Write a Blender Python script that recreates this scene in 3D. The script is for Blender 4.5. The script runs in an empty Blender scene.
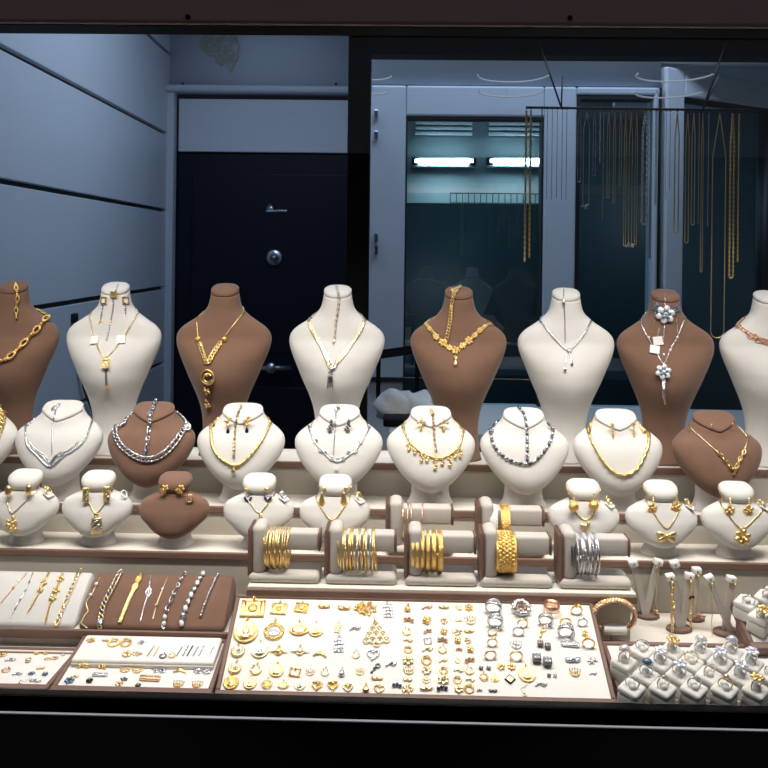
import bpy, bmesh, math, random
from mathutils import Vector, Matrix
from mathutils.bvhtree import BVHTree
from math import sin, cos, pi, radians as R

S = bpy.context.scene
COL = S.collection
rng = random.Random(7)

# ------------------------------------------------------------------ camera
F = 830.0; PX, PY = 384.0, 251.0
TH, RO = R(1.15), R(0.7)
CAM = Vector((0, 0, 1.5))
FWD = Vector((-sin(TH), cos(TH), 0))
_r0 = Vector((cos(TH), sin(TH), 0)); _u0 = Vector((0, 0, 1))
RGT = _r0 * cos(RO) + _u0 * sin(RO)
UPV = _u0 * cos(RO) - _r0 * sin(RO)
cd = bpy.data.cameras.new('camera'); cam = bpy.data.objects.new('camera', cd); COL.objects.link(cam)
cd.sensor_width = 36; cd.lens = 36 * F / 768; cd.shift_x = 0; cd.shift_y = -(384 - PY) / 768
cd.clip_start = 0.02; cd.clip_end = 100
cam.matrix_world = Matrix(((RGT.x, UPV.x, -FWD.x, 0), (RGT.y, UPV.y, -FWD.y, 0), (RGT.z, UPV.z, -FWD.z, 1.5), (0, 0, 0, 1)))
S.camera = cam

# ------------------------------------------------------------------ world, lights, exposure
w = bpy.data.worlds.new('dusk_sky'); S.world = w; w.use_nodes = True
bgn = w.node_tree.nodes['Background']; bgn.inputs[0].default_value = (0.42, 0.50, 0.62, 1); bgn.inputs[1].default_value = 0.15
S.view_settings.view_transform = 'Standard'; S.view_settings.look = 'None'
S.view_settings.gamma = 1; S.view_settings.use_curve_mapping = False
S.view_settings.exposure = 0.0

def area(name, loc, aim, sx, sy, power, col, spread=180):
    l = bpy.data.lights.new(name, 'AREA'); l.shape = 'RECTANGLE'; l.size = sx; l.size_y = sy
    l.energy = power; l.color = col; l.spread = R(spread)
    o = bpy.data.objects.new(name, l); COL.objects.link(o); o.location = loc
    o.rotation_euler = (Vector(aim) - Vector(loc)).to_track_quat('-Z', 'Y').to_euler()
    return o
area('led_strip_light', (0, 1.00, 1.785), (0, 1.185, 1.20), 1.5, 0.05, 6.3, (1.0, 0.955, 0.895), 98)
area('room_ceiling_light', (-0.45, 2.3, 2.55), (-0.45, 2.35, 0), 0.5, 0.9, 6.0, (0.62, 0.78, 1.0), 170)
area('corridor_ceiling_light', (0.5, 1.85, 2.5), (0.5, 2.1, 0), 1.2, 0.3, 6.6, (0.55, 0.74, 1.0), 170)
area('hall_fill_light', (0.6, 3.4, 2.5), (0.6, 3.6, 0), 1.2, 0.5, 9.0, (0.66, 0.86, 1.0), 170)  # added fill that lifts the dark hall; no ceiling lamp there

# ------------------------------------------------------------------ coordinate helpers
def ray(px, py):
    return RGT * ((px - PX) / F) + UPV * ((PY - py) / F) + FWD
def at(px, py, Y):
    d = ray(px, py); return CAM + d * (Y / d.y)
def atz(px, py, z):
    d = ray(px, py); return CAM + d * ((z - CAM.z) / d.z)
def onplane(px, py, p0, n):
    d = ray(px, py); return CAM + d * ((p0 - CAM).dot(n) / d.dot(n))
def xat(px, Y, z):
    """world x of the picture column px at depth Y and height z"""
    lo, hi = -4.0, 4.0
    for _ in range(50):
        m = (lo + hi) / 2; p = Vector((m, Y, z)) - CAM
        if PX + F * p.dot(RGT) / p.dot(FWD) < px: lo = m
        else: hi = m
    return lo

# ------------------------------------------------------------------ materials
def mat(name, col, rough=0.5, metal=0.0, bump=0.0, bscale=200.0, sheen=0.0, var=0.0, vscale=20.0, spec=0.5):
    m = bpy.data.materials.new(name); m.use_nodes = True
    nt = m.node_tree; b = nt.nodes['Principled BSDF']
    b.inputs['Base Color'].default_value = (*col, 1); b.inputs['Roughness'].default_value = rough
    b.inputs['Metallic'].default_value = metal; b.inputs['Specular IOR Level'].default_value = spec
    if sheen:
        b.inputs['Sheen Weight'].default_value = sheen; b.inputs['Sheen Roughness'].default_value = 0.4
    tc = nt.nodes.new('ShaderNodeTexCoord')
    if bump:
        n = nt.nodes.new('ShaderNodeTexNoise'); n.inputs['Scale'].default_value = bscale; n.inputs['Detail'].default_value = 3
        bp = nt.nodes.new('ShaderNodeBump'); bp.inputs['Strength'].default_value = bump; bp.inputs['Distance'].default_value = 0.002
        nt.links.new(tc.outputs['Object'], n.inputs['Vector']); nt.links.new(n.outputs['Fac'], bp.inputs['Height'])
        nt.links.new(bp.outputs['Normal'], b.inputs['Normal'])
    if var:
        n = nt.nodes.new('ShaderNodeTexNoise'); n.inputs['Scale'].default_value = vscale; n.inputs['Detail'].default_value = 4
        mx = nt.nodes.new('ShaderNodeMix'); mx.data_type = 'RGBA'
        mx.inputs[6].default_value = (*[c * (1 - var) for c in col], 1); mx.inputs[7].default_value = (*[min(1, c * (1 + var)) for c in col], 1)
        nt.links.new(tc.outputs['Object'], n.inputs['Vector']); nt.links.new(n.outputs['Fac'], mx.inputs[0])
        nt.links.new(mx.outputs[2], b.inputs['Base Color'])
    return m
def emit(name, col, strength):
    m = bpy.data.materials.new(name); m.use_nodes = True; nt = m.node_tree
    b = nt.nodes['Principled BSDF']; b.inputs['Emission Color'].default_value = (*col, 1); b.inputs['Emission Strength'].default_value = strength
    b.inputs['Base Color'].default_value = (0.35, 0.35, 0.35, 1)
    return m
def glassmat(name, ior, tint=(1, 1, 1)):
    m = bpy.data.materials.new(name); m.use_nodes = True; nt = m.node_tree; nt.nodes.clear()
    out = nt.nodes.new('ShaderNodeOutputMaterial'); mix = nt.nodes.new('ShaderNodeMixShader')
    t = nt.nodes.new('ShaderNodeBsdfTransparent'); t.inputs[0].default_value = (*tint, 1)
    g = nt.nodes.new('ShaderNodeBsdfGlossy'); g.inputs['Roughness'].default_value = 0.0
    fr = nt.nodes.new('ShaderNodeFresnel'); ge = nt.nodes.new('ShaderNodeNewGeometry')
    mi = nt.nodes.new('ShaderNodeMix'); mi.inputs[2].default_value = ior; mi.inputs[3].default_value = 1 / ior   # the back face sees the inverse index
    nt.links.new(ge.outputs['Backfacing'], mi.inputs[0]); nt.links.new(mi.outputs[0], fr.inputs[0])
    nt.links.new(fr.outputs[0], mix.inputs[0]); nt.links.new(t.outputs[0], mix.inputs[1]); nt.links.new(g.outputs[0], mix.inputs[2])
    nt.links.new(mix.outputs[0], out.inputs[0])
    return m
M = dict(
    cream=mat('cream_velvet', (0.72, 0.695, 0.655), 0.9, bump=0.35, bscale=900, sheen=0.25, var=0.05, vscale=60),
    brown=mat('brown_velvet', (0.205, 0.110, 0.072), 0.9, bump=0.4, bscale=900, sheen=0.3, var=0.16, vscale=45),
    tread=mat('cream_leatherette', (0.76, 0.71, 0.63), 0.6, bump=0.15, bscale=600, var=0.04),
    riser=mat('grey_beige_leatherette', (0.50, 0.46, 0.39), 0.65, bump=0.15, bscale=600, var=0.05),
    edge=mat('brown_leatherette', (0.20, 0.115, 0.085), 0.55, bump=0.2, bscale=500, var=0.10),
    pad=mat('white_suede_pad', (0.86, 0.82, 0.765), 0.85, bump=0.2, bscale=700),
    boxw=mat('ring_box_suede', (0.77, 0.75, 0.69), 0.85, bump=0.25, bscale=800, var=0.04),
    standg=mat('stand_suede', (0.55, 0.505, 0.455), 0.8, bump=0.2, bscale=800, var=0.05),
    gold=mat('gold', (0.98, 0.72, 0.31), 0.28, 1.0, bump=0.35, bscale=900),
    gold2=mat('deep_gold', (0.96, 0.64, 0.22), 0.28, 1.0, bump=0.5, bscale=1400),
    pale=mat('pale_gold', (0.95, 0.79, 0.49), 0.28, 1.0, bump=0.35, bscale=900),
    rose=mat('rose_gold', (0.93, 0.60, 0.42), 0.28, 1.0, bump=0.3, bscale=900),
    silver=mat('silver', (0.72, 0.72, 0.75), 0.24, 1.0, bump=0.35, bscale=900),
    dark=mat('oxidised_silver', (0.16, 0.16, 0.18), 0.35, 0.9),
    gem=mat('clear_stone', (0.92, 0.93, 0.97), 0.04, 0.35, spec=1.0),
    lilac=mat('lilac_stone', (0.76, 0.74, 0.88), 0.05, 0.35, spec=1.0),
    blue=mat('blue_grey_stone', (0.13, 0.21, 0.27), 0.12, 0.2, spec=0.8),
    black=mat('black_stone', (0.012, 0.012, 0.014), 0.12, spec=0.8),
    pearl=mat('pearl', (0.88, 0.85, 0.80), 0.2, spec=0.7),
    tag=mat('white_card', (0.83, 0.82, 0.80), 0.7),
    wallp=mat('pale_wall_panel', (0.56, 0.60, 0.66), 0.45, var=0.04, vscale=3),
    wallb=mat('pale_back_wall', (0.56, 0.60, 0.68), 0.6, var=0.04, vscale=3),
    groove=mat('dark_groove', (0.012, 0.012, 0.016), 0.5),
    navy=mat('navy_door', (0.008, 0.009, 0.020), 0.45, spec=0.2),
    steel=mat('black_steel', (0.003, 0.003, 0.004), 0.6, spec=0.1),
    chrome=mat('brushed_chrome', (0.55, 0.56, 0.60), 0.25, 1.0),
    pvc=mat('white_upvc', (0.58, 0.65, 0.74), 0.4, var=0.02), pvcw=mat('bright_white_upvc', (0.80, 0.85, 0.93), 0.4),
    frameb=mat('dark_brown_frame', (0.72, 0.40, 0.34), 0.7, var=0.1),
    bead=mat('bronze_bead', (0.30, 0.21, 0.17), 0.5),
    alu=mat('satin_aluminium', (0.85, 0.82, 0.80), 0.5),
    blackf=mat('black_frame', (0.003, 0.003, 0.004), 0.5, spec=0.08),
    floor=mat('grey_floor', (0.16, 0.16, 0.17), 0.5, var=0.1),
    ceil=mat('pale_ceiling', (0.60, 0.62, 0.66), 0.8),
    hall=mat('teal_hall_wall', (0.44, 0.56, 0.60), 0.6, var=0.05),
    darkp=mat('dark_teal_partition', (0.030, 0.060, 0.078), 0.5),
    facade=mat('dark_street_facade', (0.03, 0.03, 0.03), 0.9, var=0.2, vscale=2),
    pave=mat('street_paving', (0.05, 0.05, 0.05), 0.9, var=0.2, vscale=3),
    counter=mat('grey_counter', (0.34, 0.36, 0.38), 0.5),
    tissue=mat('white_tissue', (0.45, 0.47, 0.48), 0.8, bump=0.4, bscale=120),
    deco=mat('olive_gilt', (0.46, 0.45, 0.33), 0.5, 0.3),
    wire=mat('brown_wire', (0.05, 0.035, 0.03), 0.4, 0.6),
    glass=glassmat('shop_window_glass', 1.50),
    pane=glassmat('door_glass', 1.85, (0.80, 0.90, 0.93)),
    tube=emit('fluorescent_tube', (0.72, 0.93, 1.0), 20.0),
    halo=emit('arc_glow', (0.75, 0.85, 1.0), 0.16),
)

# ------------------------------------------------------------------ mesh builder
class MB:
    def __init__(s): s.v = []; s.f = []; s.sm = []
    def add(s, vf, Mx=None, smooth=True):
        v, f = vf; o = len(s.v)
        s.v += [Mx @ Vector(p) for p in v] if Mx is not None else [Vector(p) for p in v]
        s.f += [tuple(i + o for i in q) for q in f]; s.sm += [smooth] * len(f)
        return s
    def mesh(s, name, material, off):
        me = bpy.data.meshes.new(name)
        me.from_pydata([p - off for p in s.v], [], s.f); me.polygons.foreach_set('use_smooth', s.sm)
        me.materials.append(material); me.update()
        return me
WL = {}   # world location of every root
def wl(o): return WL[o.name]
def obj(name, mb, material, parent=None, off=None, at0=None):
    """OFF: a top-level mesh given in world space gets its origin there; AT0: one given round its own origin is put there"""
    local = at0 is not None
    off = wl(parent) if parent is not None else at0 if local else (off if off is not None else Vector((0, 0, 0)))
    o = bpy.data.objects.new(name, mb.mesh(name, material, Vector((0, 0, 0)) if local else off)); COL.objects.link(o)
    if parent is not None: o.parent = parent
    else: o.location = off
    WL[o.name] = off.copy()
    return o
def tag(o, label, cat, group=None):
    o['label'] = label; o['category'] = cat
    if group: o['group'] = group
    return o
def thing(name, label, cat, loc, group=None):
    o = bpy.data.objects.new(name, None); COL.objects.link(o); o.location = loc; o.empty_display_size = 0.02
    WL[o.name] = Vector(loc)
    return tag(o, label, cat, group)
def struct(name, mb, material, parent=None):
    o = obj(name, mb, material, parent)
    if parent is None: o['kind'] = 'structure'
    return o
def dup(root, delta, label=None, group=None):
    r = root.copy(); COL.objects.link(r); r.location = root.location + delta; WL[r.name] = wl(root) + delta
    if label: r['label'] = label
    if group: r['group'] = group
    for ch in list(root.children):
        c = ch.copy(); COL.objects.link(c); c.parent = r; WL[c.name] = wl(ch) + delta
        for g in list(ch.children):
            d = g.copy(); COL.objects.link(d); d.parent = c; WL[d.name] = wl(g) + delta
    return r

# ------------------------------------------------------------------ shapes (verts, faces)
def T(x=0, y=0, z=0): return Matrix.Translation((x, y, z))
def RX(a): return Matrix.Rotation(a, 4, 'X')
def RY(a): return Matrix.Rotation(a, 4, 'Y')
def RZ(a): return Matrix.Rotation(a, 4, 'Z')
def SC(x, y, z): return Matrix.Diagonal((x, y, z, 1))
def frame(p, x, y, z): return Matrix(((x.x, y.x, z.x, p.x), (x.y, y.y, z.y, p.y), (x.z, y.z, z.z, p.z), (0, 0, 0, 1)))
def box(x0, x1, y0, y1, z0, z1):
    v = [(x, y, z) for x in (x0, x1) for y in (y0, y1) for z in (z0, z1)]
    return v, [(0, 1, 3, 2), (4, 6, 7, 5), (0, 4, 5, 1), (2, 3, 7, 6), (0, 2, 6, 4), (1, 5, 7, 3)]
def rbox(x0, x1, y0, y1, z0, z1, b=0.003, seg=2):
    bm = bmesh.new(); v, f = box(x0, x1, y0, y1, z0, z1)
    vs = [bm.verts.new(p) for p in v]
    for q in f: bm.faces.new([vs[i] for i in q])
    bmesh.ops.recalc_face_normals(bm, faces=bm.faces)
    bmesh.ops.bevel(bm, geom=list(bm.edges), offset=b, segments=seg, profile=0.5, affect='EDGES')
    bm.verts.index_update()
    r = ([tuple(p.co) for p in bm.verts], [tuple(p.index for p in q.verts) for q in bm.faces]); bm.free()
    return r
def ball(r=1.0, n=8, m=5):
    v = [(0, 0, r)]; f = []
    for i in range(1, m):
        a = pi * i / m
        v += [(r * sin(a) * cos(2 * pi * j / n), r * sin(a) * sin(2 * pi * j / n), r * cos(a)) for j in range(n)]
    v.append((0, 0, -r)); e = len(v) - 1
    for j in range(n):
        k = (j + 1) % n; f.append((0, 1 + j, 1 + k))
        for i in range(m - 2): f.append((1 + i * n + j, 1 + (i + 1) * n + j, 1 + (i + 1) * n + k, 1 + i * n + k))
        f.append((1 + (m - 2) * n + j, e, 1 + (m - 2) * n + k))
    return v, f
def torus(Rr, r, n=16, m=6, a0=0.0, a1=2 * pi, taper=None):
    full = abs(a1 - a0 - 2 * pi) < 1e-6; v = []; f = []; cnt = n if full else n + 1
    for i in range(cnt):
        a = a0 + (a1 - a0) * i / n; rr = r * (taper(i / n) if taper else 1)
        v += [((Rr + rr * cos(2 * pi * j / m)) * cos(a), (Rr + rr * cos(2 * pi * j / m)) * sin(a), rr * sin(2 * pi * j / m)) for j in range(m)]
    for i in range(n):
        i2 = (i + 1) % cnt
        for j in range(m): f.append((i * m + j, i2 * m + j, i2 * m + (j + 1) % m, i * m + (j + 1) % m))
    if not full: f += [tuple(range(m))[::-1], tuple(n * m + j for j in range(m))]
    return v, f
def lathe(prof, n=20, closed=False):
    v = []; f = []; k = len(prof)
    for r, z in prof: v += [(r * cos(2 * pi * j / n), r * sin(2 * pi * j / n), z) for j in range(n)]
    for i in range(k if closed else k - 1):
        i2 = (i + 1) % k
        for j in range(n): f.append((i * n + j, i * n + (j + 1) % n, i2 * n + (j + 1) % n, i2 * n + j))
    if not closed: f += [tuple(range(n))[::-1], tuple((k - 1) * n + j for j in range(n))]
    return v, f
def prism(out, z0, z1):
    n = len(out); v = [(x, y, z0) for x, y in out] + [(x, y, z1) for x, y in out]
    return v, [tuple(range(n))[::-1], tuple(range(n, 2 * n))] + [(i, (i + 1) % n, n + (i + 1) % n, n + i) for i in range(n)]
def loft(rings):
    n = len(rings[0]); v = [p for r in rings for p in r]; f = []
    for i in range(len(rings) - 1):
        for j in range(n): f.append((i * n + j, i * n + (j + 1) % n, (i + 1) * n + (j + 1) % n, (i + 1) * n + j))
    f += [tuple(range(n))[::-1], tuple((len(rings) - 1) * n + j for j in range(n))]
    return v, f
def tube(pts, r, n=6, closed=False, cap=True):
    pts = [Vector(p) for p in pts]; k = len(pts); v = []; f = []
    up = Vector((0.13, -0.2, 0.97)); prev = None
    for i, p in enumerate(pts):
        a = pts[(i - 1) % k] if (closed or i) else p; b = pts[(i + 1) % k] if (closed or i < k - 1) else p
        t = (b - a).normalized() if (b - a).length > 1e-9 else Vector((0, 0, 1))
        x = t.cross(up)
        if prev is not None: x = prev - t * prev.dot(t)
        x = x.normalized() if x.length > 1e-6 else t.orthogonal().normalized()
        prev = x; y = t.cross(x); rr = r[i] if isinstance(r, (list, tuple)) else r
        v += [p + (x * cos(2 * pi * j / n) + y * sin(2 * pi * j / n)) * rr for j in range(n)]
    for i in range(k if closed else k - 1):
        i2 = (i + 1) % k
        for j in range(n): f.append((i * n + j, i2 * n + j, i2 * n + (j + 1) % n, i * n + (j + 1) % n))
    if not closed and cap: f += [tuple(range(n)), tuple((k - 1) * n + j for j in range(n))[::-1]]
    return v, f
def rod(a, b, r, n=8): return tube([a, b], r, n)
def spline(pts, step, closed=False):
    """Catmull-Rom through 2-D or 3-D points, resampled at STEP"""
    P = [Vector(p) for p in pts]
    if len(P) == 2: dense = [P[0].lerp(P[1], i / 40) for i in range(41)]
    else:
        dense = []
        for i in range(len(P) - 1):
            p0 = P[i - 1] if i else P[0] * 2 - P[1]; p3 = P[i + 2] if i + 2 < len(P) else P[-1] * 2 - P[-2]
            for k in range(24):
                t = k / 24; a, b = P[i], P[i + 1]
                dense.append(0.5 * ((2 * a) + (b - p0) * t + (2 * p0 - 5 * a + 4 * b - p3) * t * t + (3 * a - p0 - 3 * b + p3) * t ** 3))
        dense.append(P[-1])
    return resample(dense, step)
def resample(P, step):
    L = [0.0]
    for a, b in zip(P, P[1:]): L.append(L[-1] + (b - a).length)
    n = max(2, int(round(L[-1] / step)) + 1); out = []; j = 0
    for i in range(n):
        s = L[-1] * i / (n - 1)
        while j < len(P) - 2 and L[j + 1] < s: j += 1
        d = L[j + 1] - L[j]; out.append(P[j].lerp(P[j + 1], (s - L[j]) / d if d > 1e-12 else 0))
    return out

ORD = ['first', 'second', 'third', 'fourth', 'fifth', 'sixth', 'seventh', 'eighth', 'ninth', 'tenth', 'eleventh', 'twelfth', 'thirteenth',
       'fourteenth', 'fifteenth', 'sixteenth', 'seventeenth', 'eighteenth', 'nineteenth', 'twentieth']
def ordn(i):
    if i < 20: return ORD[i]
    t = {2: 'twenty', 3: 'thirty', 4: 'forty'}[(i + 1) // 10]; u = (i + 1) % 10
    return (t[:-1] + 'ieth') if u == 0 else t + '-' + ORD[u - 1]

# ================================================================== the room
CZ = 2.6
st = struct
st('floor', MB().add(box(-1.6, 2.4, 0.9, 5.2, -0.05, 0)), M['floor'])
st('ceiling', MB().add(box(-1.6, 2.4, 0.9, 5.2, CZ, CZ + 0.05)), M['ceil'])
# left wall: five panels over a dark backing, so that the joints are real gaps
_c = at(168, 200, 3.5); _d = ray(389, 251); _d = Vector((_d.x, _d.y, 0)).normalized(); _n = Vector((-_d.y, _d.x, 0))
WLM = frame(Vector((_c.x, _c.y, 0)), _d, _n, Vector((0, 0, 1)))
gz = [at(168, y, 3.5).z for y in (54, 135, 211, 287, 361)]
edges = [CZ] + gz + [0.68, 0.0]
mb = MB()
for a, b in zip(edges, edges[1:]): mb.add(rbox(-2.52, 0.02, 0.0, 0.02, b + 0.0075, a - 0.0075, 0.0015, 1), WLM, False)
st('wall_left', mb, M['wallp'])
st('trim_1', MB().add(box(-2.52, 0.03, 0.02, 0.05, 0, CZ), WLM), M['groove'])
# small black junction block with its cord on the left wall
t = thing('wall_socket', 'small black socket block with a thin black cord on the panelled wall', 'socket', WLM @ Vector((-1.1, 0, 1.25)))
pj = at(71, 318, 2.45); lp = WLM.inverted() @ pj
obj('plug_block', MB().add(rbox(lp.x - 0.014, lp.x + 0.014, -0.014, 0, lp.z - 0.014, lp.z + 0.014, 0.003), WLM), M['groove'], t)
cpts = [WLM @ Vector((lp.x + 0.02, -0.015, lp.z - 0.02)), WLM @ Vector((lp.x + 0.06, -0.012, lp.z - 0.2)), WLM @ Vector((lp.x + 0.16, -0.012, lp.z - 0.33)),
        WLM @ Vector((lp.x + 0.20, -0.012, lp.z - 0.5)), WLM @ Vector((lp.x + 0.19, -0.012, lp.z - 0.9))]
obj('cord', MB().add(tube(spline(cpts, 0.03), 0.005, 5)), M['groove'], t)
# back wall with the navy door
YB = 3.5
def X3(px): return xat(px, YB, 1.8)
zt = at(260, 88.5, YB).z; zt2 = at(260, 95, YB).z; ztr = at(260, 152.5, YB).z
xl, xd, xr = X3(167), X3(178.5), xat(364, 2.3, 1.6)
st('wall_back', MB().add(box(xl - 0.05, xr, YB, YB + 0.06, zt, CZ)), M['wallb'])
d1 = bpy.data.objects.new('door_1', None); COL.objects.link(d1); d1['kind'] = 'structure'; d1.location = (xd, YB, 0); WL['door_1'] = Vector((xd, YB, 0))
mb = MB().add(box(xl - 0.05, xd - 0.015, YB - 0.03, YB + 0.06, 0, zt), None, False).add(rbox(xl - 0.02, xr, YB - 0.05, YB + 0.06, zt2 + 0.004, zt + 0.006, 0.01), None, True)
obj('door_frame', mb, M['wallb'], d1)
obj('door_gap', MB().add(box(xd - 0.015, xr, YB + 0.02, YB + 0.06, 0, zt2)), M['groove'], d1)
obj('transom_panel', MB().add(rbox(xd, xr, YB - 0.01, YB + 0.02, ztr, zt2 - 0.02, 0.004), None, False), M['wallb'], d1)
lm = MB().add(rbox(xd, xr, YB - 0.005, YB + 0.02, 0.02, ztr - 0.008, 0.003), None, False)
lm.add(rbox(xd + 0.06, xr - 0.1, YB - 0.011, YB, 1.06, ztr - 0.09, 0.006), None, False).add(rbox(xd + 0.06, xr - 0.1, YB - 0.011, YB, 0.12, 0.92, 0.006), None, False)
leaf = obj('door_leaf', lm, M['navy'], d1)
ph = at(273.5, 366, YB)
hb = MB().add(rod((ph.x - 0.085, YB - 0.06, ph.z), (ph.x + 0.085, YB - 0.06, ph.z), 0.013, 10)).add(lathe([(0.026, 0), (0.026, 0.05), (0.02, 0.065)], 16), T(ph.x, YB - 0.01, ph.z) @ RX(pi / 2))
obj('door_handle', hb, M['chrome'], d1)
pk = at(275, 257.5, YB)
kb = MB().add(lathe([(0.036, 0), (0.036, 0.008), (0.028, 0.014), (0.012, 0.014), (0.012, 0.02)], 24), T(pk.x, YB - 0.01, pk.z) @ RX(pi / 2)).add(box(-0.003, 0.003, -0.036, -0.03, -0.012, 0.012), T(pk.x, YB, pk.z))
obj('door_lock', kb, M['chrome'], d1)
pe = at(272, 209, YB)
eb = MB().add(prism([(-0.028, -0.012), (0.016, -0.012), (0.006, 0.012), (-0.006, 0.024), (-0.018, 0.012)], 0, 0.004), T(pe.x, YB - 0.011, pe.z) @ RX(pi / 2)).add(rbox(-0.02, 0.066, -0.006, 0, -0.014, -0.004, 0.001), T(pe.x, YB - 0.011, pe.z))
obj('door_emblem', eb, M['chrome'], d1)
# gilt floral scroll on the wall above the door
t = thing('floral_ornament', 'gilt floral scroll ornament mounted on the pale wall above the navy door', 'ornament', at(218, 50, YB - 0.002))
def PB(px, py): p = at(px, py, YB - 0.006); return p
fl = MB()
for cx, cy, s in ((214, 46, 7), (226, 52, 7.5), (209, 38, 5), (233, 40, 5), (220, 60, 4.5), (204, 46, 4), (222, 38, 5), (234, 58, 4)):
    c = PB(cx, cy); k = s * 3.5 / F
    for j in range(5):
        a = 2 * pi * j / 5 + cx
        fl.add(torus(k * 0.36, 0.0026, 10, 5), T(c.x + k * 0.62 * cos(a), c.y, c.z + k * 0.62 * sin(a)) @ RX(pi / 2))
    fl.add(ball(k * 0.22), T(*c) @ SC(1, 0.5, 1))
obj('blossom', fl, M['deco'], t)
sw = MB()
for pts in (((205, 36), (200, 42), (206, 52), (212, 56)), ((236, 38), (239, 48), (235, 60), (231, 73)), ((214, 54), (219, 62), (221, 66), (226, 60)), ((231, 72), (228, 64), (230, 57))):
    sw.add(tube(spline([PB(*q) for q in pts], 0.012), 0.0035, 5))
obj('stem', sw, M['deco'], t)
for i, (sx, sy) in enumerate(((183, 84), (336, 84))):
    p = at(sx, sy, YB); tag(obj('wall_screw', MB().add(lathe([(0.006, 0), (0.006, 0.003), (0.004, 0.005)], 10), RX(pi / 2)), M['groove'], at0=Vector((p.x, YB, p.z))), ('small dark screw in the pale wall near the panelled corner', 'small dark screw in the pale wall beside the black post')[i], 'screw')

# corridor: return wall, white uPVC window wall, angled door leaf
Y2 = 2.3
def X2(px, z=1.6): return xat(px, Y2, z)
st('wall_inner', MB().add(box(X2(353), X2(369), Y2 - 0.03, YB + 0.06, 0, CZ)), M['pvc'])
zl = at(450, 88, Y2).z; zp1 = at(473, 118.5, Y2).z; zp2 = at(613, 101, Y2).z; zb = at(480, 405, Y2).z
st('wall_corridor', MB().add(box(X2(369), X2(657), Y2 - 0.02, Y2 + 0.04, zl + 0.006, CZ)).add(box(X2(657), 1.6, Y2 - 0.02, Y2 + 0.04, at(660, 64, Y2).z, CZ)), M['pvc'])
w2 = bpy.data.objects.new('window_2', None); COL.objects.link(w2); w2['kind'] = 'structure'; w2.location = (X2(369), Y2, 0); WL['window_2'] = Vector((X2(369), Y2, 0))
fm = MB()
y0, y1 = Y2 - 0.035, Y2 + 0.035
for a, b, c, d in ((X2(369), X2(405), 0, zl), (X2(541), X2(573), 0, zl), (X2(405), X2(541), zp1, zl), (X2(573), X2(655), zp2 + 0.01, zl), (X2(405), X2(541), zb - 0.14, zb), (X2(577), X2(649), zb - 0.14, zb), (X2(649), X2(654), 0, zl)):
    fm.add(rbox(a, b, y0, y1, c, d, 0.006), None, False)
obj('window_frame', fm, M['pvc'], w2)
gk = MB()
for a, b, c, d in ((X2(405), X2(406.5), zb, zp1), (X2(539.5), X2(541), zb, zp1), (X2(573), X2(577), 0.2, zp2 + 0.01), (X2(405), X2(541), zp1 - 0.006, zp1), (X2(577), X2(649), zp2, zp2 + 0.012), (X2(654), X2(657), 0.2, zl)):
    gk.add(box(a, b, Y2 - 0.03, Y2 + 0.02, c, d), None, False)
zm = at(460, 378, Y2).z
gk.add(box(X2(369), X2(541), Y2 - 0.05, Y2 - 0.03, zm - 0.005, zm + 0.005), None, False)
obj('gasket', gk, M['groove'], w2)
for a, b, c in ((X2(405), X2(541), zp1), (X2(577), X2(649), zp2)):
    obj('window_pane', MB().add(box(a, b, Y2 - 0.003, Y2 + 0.003, zb, c), None, False), M['pane'], w2)
    obj('infill_panel', MB().add(box(a, b, Y2 - 0.02, Y2 + 0.02, 0.05, zb - 0.14), None, False), M['pvc'], w2)
hg = MB()
for yy in (115, 136, 238, 250):
    p = at(376, yy, Y2 - 0.035); hg.add(rbox(p.x - 0.006, p.x + 0.006, Y2 - 0.05, Y2 - 0.03, p.z - 0.013, p.z + 0.013, 0.003), None, False)
obj('hinge', hg, M['chrome'], w2)
# angled leaf
H = Vector((X2(657), Y2, 0)); E = at(768, 251, 2.53); E = Vector((E.x, E.y, 0)); ld = (E - H).normalized(); ln = Vector((-ld.y, ld.x, 0))
DL = frame(H, ld, ln, Vector((0, 0, 1))); DLi = DL.inverted()
def lx(px): q = onplane(px, 200, H, ln); return (DLi @ q).x
ztop = at(660, 68, Y2).z; zhb = at(677, 97, Y2 + 0.02).z
d2 = bpy.data.objects.new('door_2', None); COL.objects.link(d2); d2['kind'] = 'structure'; d2.location = H; WL['door_2'] = H.copy()
dm = MB()
x3 = lx(764); x4 = lx(790)
for a, b, c, d in ((0, lx(675.5), 0, ztop), (x3, x4, 0, ztop), (lx(675.5), x3, zhb, ztop), (lx(675.5), x3, 0, 0.95)): dm.add(rbox(a, b, -0.03, 0.03, c, d, 0.006), DL, False)
obj('door_frame', dm, M['pvcw'], d2)
obj('door_pane', MB().add(box(lx(675.5), x3, -0.003, 0.003, 0.95, zhb), DL, False), M['pane'], d2)
obj('gasket', MB().add(box(lx(675.5), x3, -0.02, 0.02, zhb - 0.008, zhb), DL).add(box(x3 - 0.012, x3, -0.02, 0.02, 0.95, zhb), DL), M['groove'], d2)
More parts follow.
